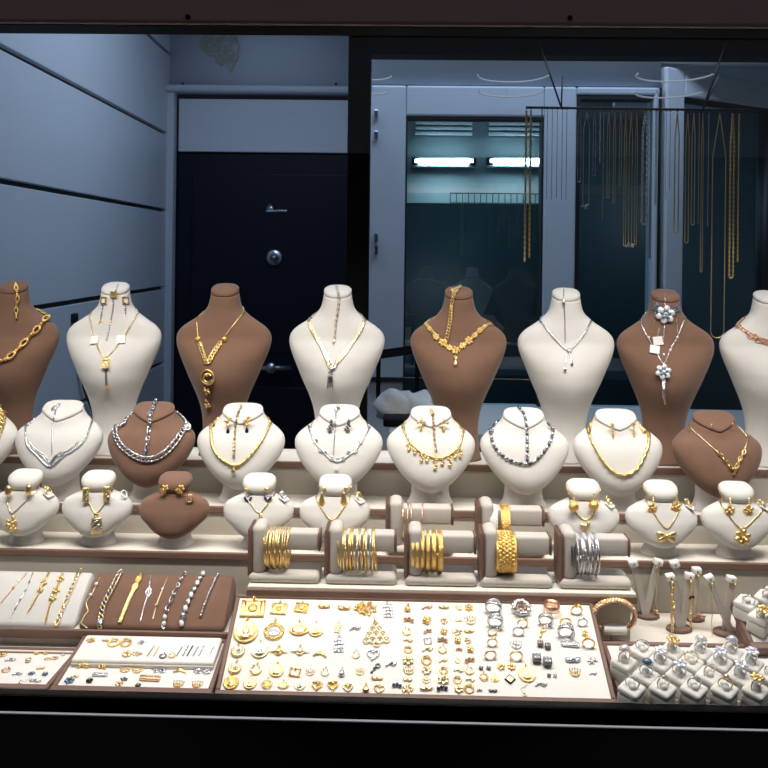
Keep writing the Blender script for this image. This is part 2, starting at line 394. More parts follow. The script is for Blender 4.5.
# hall behind the glass
st('wall_hall', MB().add(box(-1.6, 2.4, 5.0, 5.06, 0, CZ)), M['hall'])
st('wall_recess', MB().add(box(0.72, 2.34, 2.80, 2.86, 2.0, CZ)), M['pvc'])
st('wall_right', MB().add(box(2.34, 2.4, 0.97, 5.06, 0, CZ)), M['hall'])
st('wall_hall_side', MB().add(box(-1.0, -0.95, YB + 0.06, 5.06, 0, CZ)), M['hall'])
st('wall_partition', MB().add(box(xat(549, 4.5, 1.6), 2.34, 4.45, 4.5, 0, CZ)).add(box(-0.6, xat(549, 4.5, 1.6), 4.45, 4.5, 0, at(470, 204, 4.5).z)), M['darkp'])  # tall panel added to keep the hall dark behind the right panes
for i, (a, b) in enumerate(((415, 473), (490, 546))):
    YT = 4.88
    p0, p1 = at(a, 161, YT), at(b, 161, YT)
    t = thing('fluorescent_lamp', ('lit fluorescent tube on the hall wall, nearer the black post', 'lit fluorescent tube on the hall wall behind the hanging gold ropes')[i], 'lamp', (p0 + p1) / 2, 'fluorescent tubes in the hall')
    obj('lamp_tube', MB().add(rod(p0, p1, 0.016, 12)), M['tube'], t)
    z = p0.z
    obj('lamp_body', MB().add(rbox(p0.x - 0.02, p1.x + 0.02, YT + 0.03, 4.99, z - 0.03, z + 0.02, 0.006), None, False), M['pvc'], t)
    for x in (p0.x, p1.x): obj('tube_holder', MB().add(rbox(x - 0.02, x + 0.02, YT - 0.012, YT + 0.04, z - 0.02, z + 0.02, 0.004), None, False), M['groove'], t)
    zz = at(440, 126, 4.95).z
    t = thing('louvre_vent', ('pale louvred vent above the fluorescent tube nearer the black post', 'pale louvred vent above the fluorescent tube by the gold ropes')[i], 'vent', ((p0.x + p1.x) / 2, 4.98, zz))
    vb = MB()
    for k in range(5): vb.add(rbox(p0.x, p1.x, 4.955, 4.99, zz - 0.05 + k * 0.03, zz - 0.032 + k * 0.03, 0.003), RX(0), False)
    obj('slat', vb, M['pvc'], t)
p0, p1 = at(450, 193, 4.47), at(541, 204, 4.47)
t = thing('wire_rack', 'thin wire rack standing on the dark partition in the hall', 'rack', (p0.x, 4.47, p1.z))
obj('rail', MB().add(rod((p0.x, 4.47, p0.z), (p1.x, 4.47, p0.z), 0.003, 6)), M['wire'], t)
oc = [(p0.x, p1.z)]
for k in range(16):
    x = p0.x + (p1.x - p0.x) * k / 15; oc += [(x, p1.z + 0.004), (x, p0.z), (x + 0.004, p0.z), (x + 0.004, p1.z + 0.004)]
oc.append((p1.x + 0.004, p1.z))
gm = MB()
gm.add(prism(oc[::-1], -0.002, 0.002), T(0, 4.472, 0) @ RX(pi / 2))
obj('grille', gm, M['wire'], t)

# black steel frame behind the display
YS = 1.62
zh = at(560, 55.5, YS).z
st('trim_2', MB().add(rbox(xat(346, YS, 1.5), xat(368.5, YS, 1.5), YS, YS + 0.05, 0, CZ, 0.003), None, False).add(rbox(xat(347.5, YS, 1.5), 1.6, YS, YS + 0.05, zh, zh + 0.09, 0.003), None, False), M['steel'])
# pale half rings with a faint glow, hung behind the header
for i, (cx, ry, rx) in enumerate(((371, 76, 20), (513, 75, 35), (675, 74, 37), (371, 91, 18), (511, 91, 32), (669, 92, 32))):
    YR = 2.12; c = at(cx, ry, YR); k = rx * YR / F
    nm = ['beside the black post', 'above the glass pane', 'above the cream post'][i % 3]
    t = thing('glow_arc', ('upper' if i < 3 else 'lower') + ' thin pale glowing arc hanging ' + nm, 'lamp', c, 'pale arcs in the corridor')
    obj('light_arc', MB().add(torus(k, 0.0022, 32, 6, R(-3), R(183)), T(*c)), M['halo'], t)
    obj('hanging_wire', MB().add(rod(c + Vector((0, k, 0)), Vector((c.x, c.y + k, CZ)), 0.0005, 4)), M['pvc'], t)

# counter behind the display with oddments
zc = at(430, 428, 1.72).z
t = thing('back_counter', 'low grey counter standing behind the display steps below the window wall', 'counter', (0.25, 1.83, 0))
obj('worktop', MB().add(rbox(-0.02, 0.9, 1.68, 1.98, zc - 0.03, zc, 0.004), None, False), M['counter'], t)
obj('carcass', MB().add(box(0.0, 0.88, 1.70, 1.96, 0, zc - 0.03), None, False), M['darkp'], t)
def crumple(sx, sy, sz, seed):
    rg = random.Random(seed); v, f = ball(1, 16, 9); ph = [rg.uniform(0, 6) for _ in range(6)]
    v = [tuple(c * (1 + 0.16 * sin(5 * p[0] + ph[0]) * cos(4 * p[1] + ph[1]) + 0.13 * sin(7 * p[2] + ph[2] + 3 * p[0])) for c in p) for p in v]
    return MB().add(([(x * sx, y * sy, (max(z, -0.45) + 0.45) * sz) for x, y, z in v], f))
for i, (px, sx) in enumerate(((397, 0.05), (421, 0.045), (439, 0.03))):
    p = at(px, 400, 1.82)
    tag(obj('tissue_wad', crumple(sx, 0.05, 0.042, i), M['tissue'], at0=Vector((p.x, 1.82, zc))),
        ['crumpled white tissue on the back counter beside the black post', 'crumpled white tissue on the back counter behind the brown bust waist', 'small crumpled white tissue close to the tall brown bust'][i], 'tissue', 'crumpled tissue on the counter')
pb = at(398, 352, 1.9)
t = thing('slotted_tray', 'black slotted metal tray propped on the counter behind the white bust', 'tray', (pb.x, 1.9, zc))
TM = T(pb.x, 1.9, pb.z) @ RX(R(-14)) @ RY(R(-9))
sb = MB()
for k in range(5): sb.add(box(-0.05, 0.05, -0.05 + k * 0.022, -0.038 + k * 0.022, -0.004, 0.004), TM, False)
sb.add(box(-0.055, -0.05, -0.06, 0.06, -0.012, 0.006), TM, False).add(box(0.05, 0.055, -0.06, 0.06, -0.012, 0.006), TM, False)
obj('slat', sb, M['steel'], t)
for a_ in (-0.05, 0.04): obj('leg', MB().add(box(a_, a_ + 0.01, 0.02, 0.03, zc - pb.z, 0), T(pb.x, 1.9, pb.z), False), M['steel'], t)
pc = atz(400, 418, zc)
tag(obj('black_case', MB().add(rbox(-0.035, 0.035, -0.03, 0.03, 0, 0.018, 0.004)), M['steel'], at0=Vector((pc.x, 1.75, zc))), 'flat black case lying on the back counter in front of the tissue', 'case')

# ================================================================== shop front
YF = 0.93
zt0 = at(384, 24.5, YF).z; zt1 = at(384, 33, 0.965).z
zb0 = at(384, 703, 0.985).z; zb1 = at(384, 722.5, YF - 0.0265).z
w1 = bpy.data.objects.new('window_1', None); COL.objects.link(w1); w1['kind'] = 'structure'; w1.location = (0, YF, zb0); WL['window_1'] = Vector((0, YF, zb0))
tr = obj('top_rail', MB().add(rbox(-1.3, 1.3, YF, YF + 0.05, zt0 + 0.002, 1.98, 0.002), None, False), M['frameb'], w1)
obj('bead', MB().add(rbox(-1.3, 1.3, YF - 0.003, YF + 0.004, zt0 - 0.0010, zt0 + 0.0012, 0.0005), None, False), M['bead'], w1)
obj('glazing_channel', MB().add(rbox(-1.3, 1.3, YF + 0.006, YF + 0.045, zt1, zt0 - 0.001, 0.001), None, False), M['blackf'], w1)
for sx, sy in ((188, 17), (570, 18)):
    p = at(sx, sy, YF); obj('screw', MB().add(lathe([(0.0028, 0), (0.0028, 0.0015), (0.001, 0.002)], 12), T(*p) @ RX(pi / 2)), M['blackf'], tr)
bm_ = MB().add(rbox(-1.3, 1.3, YF - 0.02, YF + 0.02, zb1 - 0.004, at(384, 715, 0.93).z, 0.003), None, True).add(rbox(-1.3, 1.3, YF + 0.01, 0.976, zb1 - 0.01, at(384, 710, 0.975).z, 0.003), None, True)
obj('bottom_rail', bm_, M['blackf'], w1)
obj('sill_strip', MB().add(rbox(-1.3, 1.3, YF - 0.0255, YF - 0.0215, zb1 - 0.0014, zb1, 0.0004), None, False), M['alu'], w1)
obj('glass_pane', MB().add(box(-1.3, 1.3, YF + 0.024, YF + 0.026, zb1, zt0), None, False), M['glass'], w1)
st('wall_front', MB().add(box(-1.3, 1.3, YF - 0.0235, YF + 0.02, 0, zb1 - 0.004)), M['blackf'])
st('wall_facade', MB().add(box(-14, 14, -9.3, -9, 0, 2.78)), M['facade'])
st('ground', MB().add(box(-14, 14, -9, 0.9, -0.1, -0.0)), M['pave'])
st('trim_3', MB().add(box(-1.3, 1.3, YF + 0.05, 1.10, 1.80, 1.98)), M['blackf'])

# ================================================================== the display steps
XA, XB = -0.83, 1.0
ZD0, ZD1, YD0, YD1 = 0.945, 0.985, 0.985, 1.2
t = thing('display_deck', 'sloping cream deck at the front of the window under the trays', 'display deck', (0, YD0, zb1))
obj('deck_top', MB().add(loft([[(XA, YD0, ZD0 - 0.012), (XB, YD0, ZD0 - 0.012), (XB, YD0, ZD0), (XA, YD0, ZD0)], [(XA, YD1, ZD1 - 0.012), (XB, YD1, ZD1 - 0.012), (XB, YD1, ZD1), (XA, YD1, ZD1)]]), None, False), M['tread'], t)
obj('carcass', MB().add(box(XA + 0.01, XB - 0.01, YD0 + 0.01, YD1 - 0.005, 0.02, ZD0 - 0.013), None, False), M['edge'], t)
STEPS = [(1.20, 1.275, 1.058, 'lowest cream display step with brown edge, under the small busts'),
         (1.275, 1.345, 1.102, 'middle cream display step with brown edge, under the medium busts'),
         (1.345, 1.43, 1.155, 'highest cream display step with brown edge, under the tall busts')]
zprev = ZD1 - 0.01
for y0, y1, z, lab in STEPS:
    t = thing('display_step', lab, 'display step', (0, y0, z - 0.05), 'display steps')
    obj('tread', MB().add(rbox(XA, XB, y0 + 0.004, y1 + 0.006, z - 0.009, z, 0.001), None, False), M['tread'], t)
    obj('edge_strip', MB().add(rbox(XA, XB, y0, y0 + 0.006, z - 0.010, z + 0.0005, 0.0015), None, False), M['edge'], t)
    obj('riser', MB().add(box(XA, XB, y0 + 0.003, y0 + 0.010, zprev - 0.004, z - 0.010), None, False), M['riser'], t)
    zprev = z
    if y1 > 1.4: obj('back_panel', MB().add(box(XA, XB, y1, y1 + 0.006, 0.02, z - 0.009), None, False), M['edge'], t)
# bangle shelf
ZS, YS0, YS1 = 1.042, 1.122, 1.198
sx0, sx1 = xat(247, YS0, ZS), xat(637, YS0, ZS)
t = thing('bangle_shelf', 'long cream shelf with brown front edge under the bangle stands', 'shelf', (0.2, YS0, 0.97))
obj('shelf_top', MB().add(rbox(sx0, sx1, YS0 + 0.003, YS1, ZS - 0.006, ZS, 0.001), None, False), M['tread'], t)
obj('edge_strip', MB().add(rbox(sx0 - 0.001, sx1 + 0.001, YS0, YS0 + 0.005, ZS - 0.013, ZS - 0.003, 0.0015), None, False), M['edge'], t)
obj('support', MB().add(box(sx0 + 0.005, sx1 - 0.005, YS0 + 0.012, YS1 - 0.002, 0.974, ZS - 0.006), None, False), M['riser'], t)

# ================================================================== busts
def interp(rows, k=3):
    out = []
    n = len(rows)
    for i in range(n - 1):
        p0, p1, p2, p3 = rows[max(0, i - 1)], rows[i], rows[i + 1], rows[min(n - 1, i + 2)]
        for j in range(k):
            t = j / k
            out.append(tuple(0.5 * (2 * b + (c - a) * t + (2 * a - 5 * b + 4 * c - d) * t * t + (3 * b - a - 3 * c + d) * t ** 3) for a, b, c, d in zip(p0, p1, p2, p3)))
    out.append(rows[-1]); return out
def ringpts(y, w, f, b, yc, k, s, yb, ex=(2.2, 2.2), N=44):
    """one horizontal section in metres; K: how far the front dips (tilt)"""
    pts = []
    for i in range(N):
        a = 2 * pi * i / N; c, sn = cos(a), sin(a); e = ex[0] if sn < 0 else ex[1]
        X = w * math.copysign(abs(c) ** (2 / e), c); Yd = (f if sn < 0 else b) * math.copysign(abs(sn) ** (2 / e), sn)
        pts.append((X * s, (yc + Yd) * s, ((yb - y) + k * Yd) * s))
    return pts
#        y    w    f    b   yc   tilt
TALL_CAP = [(286, 1, 1, 1, 3, .45), (286.2, 8, 7, 6, 3, .45), (287.0, 12.2, 10, 8, 3, .45), (288.5, 13.8, 11.3, 9, 3, .45), (290.5, 13.9, 11.4, 9, 3, .45), (291.6, 13.2, 10.7, 8.6, 3, .45)]
TALL = [(293, 14.0, 11.4, 9, 3, 0.4), (300, 15.2, 12, 9.5, 3, 0.3), (307, 17.5, 12.5, 10.5, 3, 0.2), (314, 23.5, 13, 11, 3, 0.1), (320, 32, 13.5, 11.5, 2.5, 0.05), (326, 41, 14, 12, 2, 0), (332, 46.2, 14.5, 12.5, 1.5, 0), (338, 47.8, 15.5, 12.5, 1, 0), (345, 47.0, 18.5, 12, 0, 0), (355, 43.6, 22.5, 11.5, -1, 0), (366, 39, 24.5, 11, -2, 0), (378, 34, 24, 10.5, -2, 0), (390, 28.6, 20.5, 10.5, -1, 0), (402, 24.2, 15.5, 11, 0, 0), (414, 21.6, 12, 11.5, 1, 0), (426, 20.6, 10.5, 12, 1.5, 0), (438, 21.2, 11, 12, 1.5, 0), (448, 22.8, 14, 13, 1.5, 0), (455, 24.5, 16, 14, 1.5, 0)]
MID_CAP = [(410, 1, 1, 1, 5, .62), (410, 11, 8, 6.5, 5, .62), (410.2, 18, 12.6, 10, 5, .62), (411, 20, 13.8, 11, 5, .62), (412.4, 20.6, 14.2, 11.3, 5, .62), (413.6, 19.4, 13.2, 10.6, 5, .62)]
MID = [(414.8, 20.8, 14.2, 11.5, 5, 0.6), (419, 23.5, 14.5, 12, 4.5, 0.5), (423, 28.5, 15, 12.5, 4, 0.36), (428, 37, 16, 13, 3, 0.2), (433, 42.3, 17, 13, 1.5, 0.08), (439, 44, 18.5, 12.5, 0, 0), (446, 42.8, 19.5, 12, -2, 0), (454, 39.2, 20, 11, -4, 0), (460.72, 34.4, 19.5, 10.5, -6, 0), (467.44, 28.6, 18, 9.5, -8, 0), (473.32, 22.6, 15.5, 8.5, -9.5, 0), (478.36, 16, 12, 7, -11, 0), (482.56, 8.5, 7, 5, -12, 0), (484.66, 1.5, 1.5, 1, -12.5, 0)]
SMALL_CAP = [(472.5, 1, 1, 1, 2, 0.3), (472.6, 9, 6, 5, 2, 0.3), (473.4, 13.5, 9, 7.5, 2, 0.3), (475.5, 16, 11, 9, 1.5, 0.25), (479, 16.6, 12, 10, 1, 0.15), (483, 15.2, 12, 10, 0.5, 0.1), (486.5, 12.8, 10.8, 9, 0.5, 0.05), (488.2, 12.0, 9.8, 8.6, 0.5, 0)]
SMALL = [(489.4, 14.2, 10.5, 9, 0.5, 0), (491.5, 19.5, 11.2, 9.5, 0.5, 0), (494.5, 26.8, 12, 10, 0, 0), (498, 32.3, 13, 10.5, -0.5, 0), (503, 35, 14.3, 10.5, -1, 0), (508, 35, 15.2, 10.3, -2, 0), (514, 32.8, 15.4, 10, -3, 0), (519.74, 26.602, 14.6, 9, -4.5, 0), (524.66, 21.432, 13, 8, -6, 0), (528.76, 15.51, 10.5, 7, -7, 0), (532.04, 7.989999999999999, 6.5, 5, -8, 0), (533.52, 1.41, 1.5, 1, -8.5, 0)]
KIND = {
    'tall': dict(Y=1.385, z=1.155, yb=455.5, exc=(2.2, 2.4), cap=TALL_CAP, body=TALL, ped=None),
    'medium': dict(Y=1.305, z=1.102, yb=500.5, exc=(1.25, 3.4), cap=MID_CAP, body=MID, ped=[(462, 19, 11), (477, 18.5, 12), (488, 18.8, 12.5), (494.5, 20.5, 14), (497.5, 22.6, 16), (499.9, 23, 16.5), (500.5, 22.6, 16.2)]),
    'small': dict(Y=1.229, z=1.058, yb=543.5, exc=(2.6, 3.2), cap=SMALL_CAP, body=SMALL, ped=[(516, 14.5, 9), (526, 14.6, 10), (534, 15.2, 10.5), (539, 17, 12), (541, 18.2, 13), (543, 18.4, 13.2), (543.5, 18, 13)]),
}
for kd in KIND.values():
    s = kd['Y'] / F; kd['s'] = s
    cap = [ringpts(*r, s, kd['yb'], kd['exc']) for r in kd['cap']]
    rows = interp(kd['body'], 3); y0 = rows[0][0]; span = {'tall': 14, 'medium': 16, 'small': 6}[[k for k in KIND if KIND[k] is kd][0]]
    mixe = lambda r: tuple(2.2 + (e - 2.2) * max(0, 1 - (r[0] - y0) / span) - (0.55 * max(0, min(1, (r[0] - 345) / 25)) * max(0, min(1, (452 - r[0]) / 15)) if span == 14 and not j else 0) for j, e in enumerate(kd['exc']))
    body = [ringpts(*r, s, kd['yb'], mixe(r)) for r in rows]
    body_in = [ringpts(kd['body'][0][0] - 0.6, kd['body'][0][1] - 1.2, kd['body'][0][2] - 1, kd['body'][0][3] - 1, kd['body'][0][4], kd['body'][0][5], s, kd['yb'], kd['exc'])]
    kd['mcap'] = loft(cap[::-1]); kd['mbody'] = loft((body_in + body)[::-1])
    if kd['ped']: kd['mped'] = loft([[(w * s * cos(2 * pi * i / 36), (4 + d * sin(2 * pi * i / 36)) * s, (kd['yb'] - y) * s) for i in range(36)] for y, w, d in kd['ped']][::-1])
    v = list(kd['mcap'][0]); f = list(kd['mcap'][1]); o = len(v)
    v += kd['mbody'][0]; f += [tuple(i + o for i in q) for q in kd['mbody'][1]]
    kd['bvh'] = BVHTree.FromPolygons([Vector(p) for p in v], f)
BUSTS = {}
PROTO = {}
def bust(key, kind, cx, colour, label):
    kd = KIND[kind]; Y, z = kd['Y'], kd['z']
    loc = Vector((xat(cx, Y, z + 0.06), Y, z))
    BUSTS[key] = (kd, loc)
    if (kind, colour) in PROTO:
        o = dup(PROTO[kind, colour], loc - wl(PROTO[kind, colour]), label)
    else:
        o = thing('necklace_bust', label, 'necklace bust', loc, {'tall': 'tall busts on the highest step', 'medium': 'medium busts on the middle step', 'small': 'small busts on the lowest step'}[kind])
        m = M['cream'] if colour == 'white' else M['brown']
        obj('torso', MB().add(kd['mbody'], T(*loc)), m, o); obj('neck_cap', MB().add(kd['mcap'], T(*loc)), m, o)
        if kd['ped']: obj('pedestal', MB().add(kd['mped'], T(*loc)), M['cream'], o)
        PROTO[kind, colour] = o
    return o
bust('T1', 'tall', 11, 'brown', 'tall brown velvet bust with chunky gold oval-link chain, cut off by the window edge')
bust('T2', 'tall', 113, 'white', 'tall white velvet bust with square-plate station necklace in front of panelled wall')
bust('T3', 'tall', 223, 'brown', 'tall brown velvet bust with gold spiral disc pendant in front of navy door')
bust('T4', 'tall', 336, 'white', 'tall white velvet bust with crossed two-tone V necklace, before the black post')
bust('T5', 'tall', 457.5, 'brown', 'tall brown velvet bust with gold flower collar in front of the glass pane')
bust('T6', 'tall', 565, 'white', 'tall white velvet bust with thin silver Y necklace and tassels')
bust('T7', 'tall', 664.5, 'brown', 'tall brown velvet bust with silver and blue flower pendants and two white tags')
bust('T8', 'tall', 767.5, 'white', 'tall white velvet bust with rose gold infinity necklace, cut off by the window edge')
bust('M0', 'medium', -26, 'white', 'medium white bust with thick gold chain, mostly outside the window edge')
bust('M1', 'medium', 59.5, 'white', 'medium white bust with silver winged V collar and leaf bracelet')
bust('M2', 'medium', 151.5, 'brown', 'medium brown bust with heavy silver curb chain')
bust('M3', 'medium', 241, 'white', 'medium white bust with flat gold link necklace and dark stone drop')
bust('M4', 'medium', 338.5, 'white', 'medium white bust with silver flower spray necklace and dark earrings')
bust('M5', 'medium', 430.5, 'white', 'medium white bust with gold fringe necklace of dangling charms')
bust('M6', 'medium', 524, 'white', 'medium white bust with two-tone silver barrel-link chain')
bust('M7', 'medium', 617, 'white', 'medium white bust with long gold rope chain and gold rope earrings')
bust('M8', 'medium', 716, 'brown', 'medium brown bust with fine gold chain ending in a chunky link V')
bust('S1', 'small', 25, 'white', 'small white bust with gold nugget pendant, standing at the end of its step')
bust('S2', 'small', 98, 'white', 'small white bust with two-tone rectangular pendant and matching earrings')
bust('S3', 'small', 175, 'brown', 'small brown bust with gold stud earrings on a cream pedestal')
bust('S4', 'small', 259, 'white', 'small white bust with grey heart earrings and a white hoop clip')
bust('S5', 'small', 335, 'white', 'small white bust with long gold teardrop earrings behind the bangle stands')
bust('S6', 'small', 583, 'white', 'small white bust with round gold dome earrings behind the silver bangles')
bust('S7', 'small', 660.5, 'white', 'small white bust with gold bow pendant')
bust('S8', 'small', 736, 'white', 'small white bust with big gold flower pendant near the window edge')

def surf(key, px, py, lift=0.0):
    """point and normal on a bust where the sight line through (px, py) meets it, else the closest place on it"""
    kd, loc = BUSTS[key]; d = ray(px, py).normalized(); o = CAM - loc
    p, n, i, dist = kd['bvh'].ray_cast(o, d)
    if p is None:
        q = at(px, py, kd['Y'] - 0.008) - loc
        p, n, i, dist = kd['bvh'].find_nearest(q)
    if n.dot(d) > 0: n = -n
    return p + loc + n * lift, n
def path(key, pts, lift=0.0012, step=0.0015, wrap=False):
    """a smooth line laid over the bust through the given places; WRAP closes it round the back of the neck"""
    sp = spline([Vector((x, y, 0)) for x, y in pts], 0.8)
    P = []; N = []
    for q in sp:
        p, n = surf(key, q.x, q.y, lift); P.append(p); N.append(n)
    if wrap:
        kd, loc = BUSTS[key]; a, b = P[-1], P[0]; k = 16; s = kd['s']
        zt = max(a.z, b.z) + 8 * s
        for i in range(1, k):
            t = i / k; ang = pi * t
            q = Vector((a.x + (b.x - a.x) * (1 - cos(ang)) / 2, loc.y + (kd['body'][3][3] + 5) * s * sin(ang), a.z + (zt - a.z) * sin(ang) if t < .5 else b.z + (zt - b.z) * sin(ang))) - loc
            p, n, ii, dd = kd['bvh'].find_nearest(q)
            if n.dot(Vector((p.x, p.y - 2 * s, 0))) < 0: n = -n
            P.append(p + loc + n * lift); N.append(n)
        P.append(b); N.append(N[0])
    # smooth the line a little so that it does not kink at the seams
    for _ in range(2):
        P = [P[0]] + [(P[i - 1] + P[i] * 2 + P[i + 1]) / 4 for i in range(1, len(P) - 1)] + [P[-1]]
    return P, N
def frames(P, N, step):
    """evenly spaced (point, tangent, sideways, outward)"""
    L = [0.0]
    for a, b in zip(P, P[1:]): L.append(L[-1] + (b - a).length)
    n = max(2, int(round(L[-1] / step)) + 1); out = []; j = 0; pts = []
    for i in range(n):
        s = L[-1] * i / (n - 1)
        while j < len(P) - 2 and L[j + 1] < s: j += 1
        d = L[j + 1] - L[j]; t = (s - L[j]) / d if d > 1e-12 else 0
        pts.append((P[j].lerp(P[j + 1], t), N[j].lerp(N[j + 1], t)))
    for i in range(n):
        a = pts[max(0, i - 1)][0]; b = pts[min(n - 1, i + 1)][0]; t = (b - a)
        t = t.normalized() if t.length > 1e-9 else Vector((0, 0, 1))
        nn = pts[i][1] - t * pts[i][1].dot(t); nn = nn.normalized() if nn.length > 1e-6 else t.orthogonal().normalized()
        out.append((pts[i][0], t, nn.cross(t).normalized(), nn))
    return out
def strand(mb, P, N, style, r, mb2=None):
    """one chain along P. style: fine, rope, links, curb, beads, ovals, flat, barrel, box"""
    if style in ('fine', 'rope', 'box'):
        st = {'fine': r * 1.1, 'rope': r * 0.75, 'box': r * 1.0}[style]; fr = frames(P, N, st); v = []; f = []; n = 6
        for i, (p, t, b, nn) in enumerate(fr):
            if style == 'fine': ra, rb = (1.0, 0.5) if i % 2 else (0.5, 1.0); ph = 0
            elif style == 'box': ra = rb = 1.0 if i % 3 else 0.55; ph = 0
            else: ra, rb = 1.15, 0.7; ph = i * 0.55
            for j in range(n):
                a = 2 * pi * j / n; x, y = cos(a) * ra, sin(a) * rb
                x, y = x * cos(ph) - y * sin(ph), x * sin(ph) + y * cos(ph)
                v.append(p + b * (x * r) + nn * (y * r))
        for i in range(len(fr) - 1):
            for j in range(n): f.append((i * n + j, (i + 1) * n + j, (i + 1) * n + (j + 1) % n, i * n + (j + 1) % n))
        mb.add((v, f))
    elif style == 'flat':
        fr = frames(P, N, r * 1.2); v = []; f = []
        for i, (p, t, b, nn) in enumerate(fr):
            k = 0.4 if i % 2 else 0.25
            v += [p - b * r, p + nn * r * k - b * r * 0.6, p + nn * r * k + b * r * 0.6, p + b * r, p - nn * r * 0.2]
        for i in range(len(fr) - 1):
            for j in range(5): f.append((i * 5 + j, i * 5 + (j + 1) % 5, (i + 1) * 5 + (j + 1) % 5, (i + 1) * 5 + j))
        mb.add((v, f), None, False)
    else:
        st = {'links': 1.75, 'curb': 1.5, 'beads': 2.05, 'ovals': 2.3, 'barrel': 2.4, 'figaro': 1.9}[style] * r
        fr = frames(P, N, st)
        for i, (p, t, b, nn) in enumerate(fr):
            m2 = mb2 if (mb2 is not None and i % 2) else mb
            FM = frame(p, t, b, nn)
            if style == 'links': m2.add(torus(r * 0.72, r * 0.26, 10, 5), FM @ (RX(R(62)) if i % 2 else RX(R(-28))) @ SC(1.45, 0.95, 1))
            elif style == 'curb': m2.add(torus(r * 0.74, r * 0.27, 10, 5), FM @ RZ(R(38)) @ RX(R(22)) @ SC(1.4, 0.95, 0.9))
            elif style == 'figaro': m2.add(torus(r * 0.74, r * 0.26, 12, 5), FM @ RX(R(12 if i % 2 else -12)) @ SC(1.9 if i % 4 == 0 else 1.2, 0.9, 0.9))
            elif style == 'beads': m2.add(ball(r, 8, 5), FM)
            elif style == 'ovals':
                if i % 2: m2.add(torus(r * 0.78, r * 0.3, 12, 6), FM @ SC(1.6, 0.85, 1))
                else: m2.add(ball(r * 0.55, 8, 5), FM @ T(r * 0.5, 0, 0)).add(ball(r * 0.55, 8, 5), FM @ T(-r * 0.5, 0, 0))
            elif style == 'barrel': m2.add(rbox(-r * 1.05, r * 1.05, -r * 0.72, r * 0.72, -r * 0.55, r * 0.55, r * 0.3, 1), FM @ RZ(R(22)))
def onbust(key, px, py, lift=0.0, ang=0.0):
    """a frame on the bust: x right, y up along the surface, z outward"""
    p, n = surf(key, px, py, lift); up = Vector((0, 0, 1)) - n * n.z
    up = up.normalized() if up.length > 1e-5 else Vector((0, 1, 0))
    return frame(p, up.cross(n).normalized(), up, n) @ RZ(ang)

# ---- ornament shapes; x right, y up, z outward, about 1 unit across
def o_flower(mb, Mx, k, petals=5, mb2=None):
    for j in range(petals):
        a = 2 * pi * j / petals + 0.3
        mb.add(ball(0.5, 8, 5), Mx @ SC(k, k, k) @ T(0.32 * cos(a), 0.32 * sin(a), 0.1) @ RZ(a) @ SC(0.42, 0.36, 0.2))
    (mb2 or mb).add(ball(0.13, 8, 5), Mx @ SC(k, k, k) @ T(0, 0, 0.2))
def o_square(mb, Mx, k, mb2=None):
    o = 0.5 * k; i = 0.32 * k
    for x0, x1, y0, y1 in ((-o, o, i, o), (-o, o, -o, -i), (-o, -i, -i, i), (i, o, -i, i)): mb.add(box(x0, x1, y0, y1, 0, 0.22 * k), Mx, False)
    (mb2 or mb).add(box(-i, i, -i, i, 0, 0.1 * k), Mx, False)
def o_disc(mb, Mx, k):
    mb.add(lathe([(0.5 * k, 0), (0.5 * k, 0.08 * k), (0.44 * k, 0.11 * k), (0.40 * k, 0.06 * k), (0.16 * k, 0.09 * k), (0.02 * k, 0.12 * k)], 20), Mx)
def o_heart(n=22, k=1.0):
    return [(k * 0.5 * sin(t) ** 3, k * (0.41 * cos(t) - 0.16 * cos(2 * t) - 0.06 * cos(3 * t) - 0.03 * cos(4 * t))) for t in [2 * pi * i / n for i in range(n)]]
def o_cluster(mb, Mx, w, h, n, r, rg):
    for _ in range(n):
        a, q = rg.uniform(0, 2 * pi), math.sqrt(rg.random())
        mb.add(ball(r * rg.uniform(0.7, 1.25), 6, 4), Mx @ T(w / 2 * q * cos(a), h / 2 * q * sin(a), r * (0.4 + 1.2 * (1 - q))) @ RZ(a) @ SC(1.2, 0.85, 0.8))
def o_drop(mb, Mx, w, h):
    mb.add(lathe([(0.02 * w, h * 0.5), (0.16 * w, h * 0.3), (0.38 * w, h * 0.0), (0.5 * w, -h * 0.22), (0.36 * w, -h * 0.42), (0.03 * w, -h * 0.5)], 10), Mx @ T(0, 0, 0.3 * w) @ RX(-pi / 2) @ SC(1, 0.6, 1))

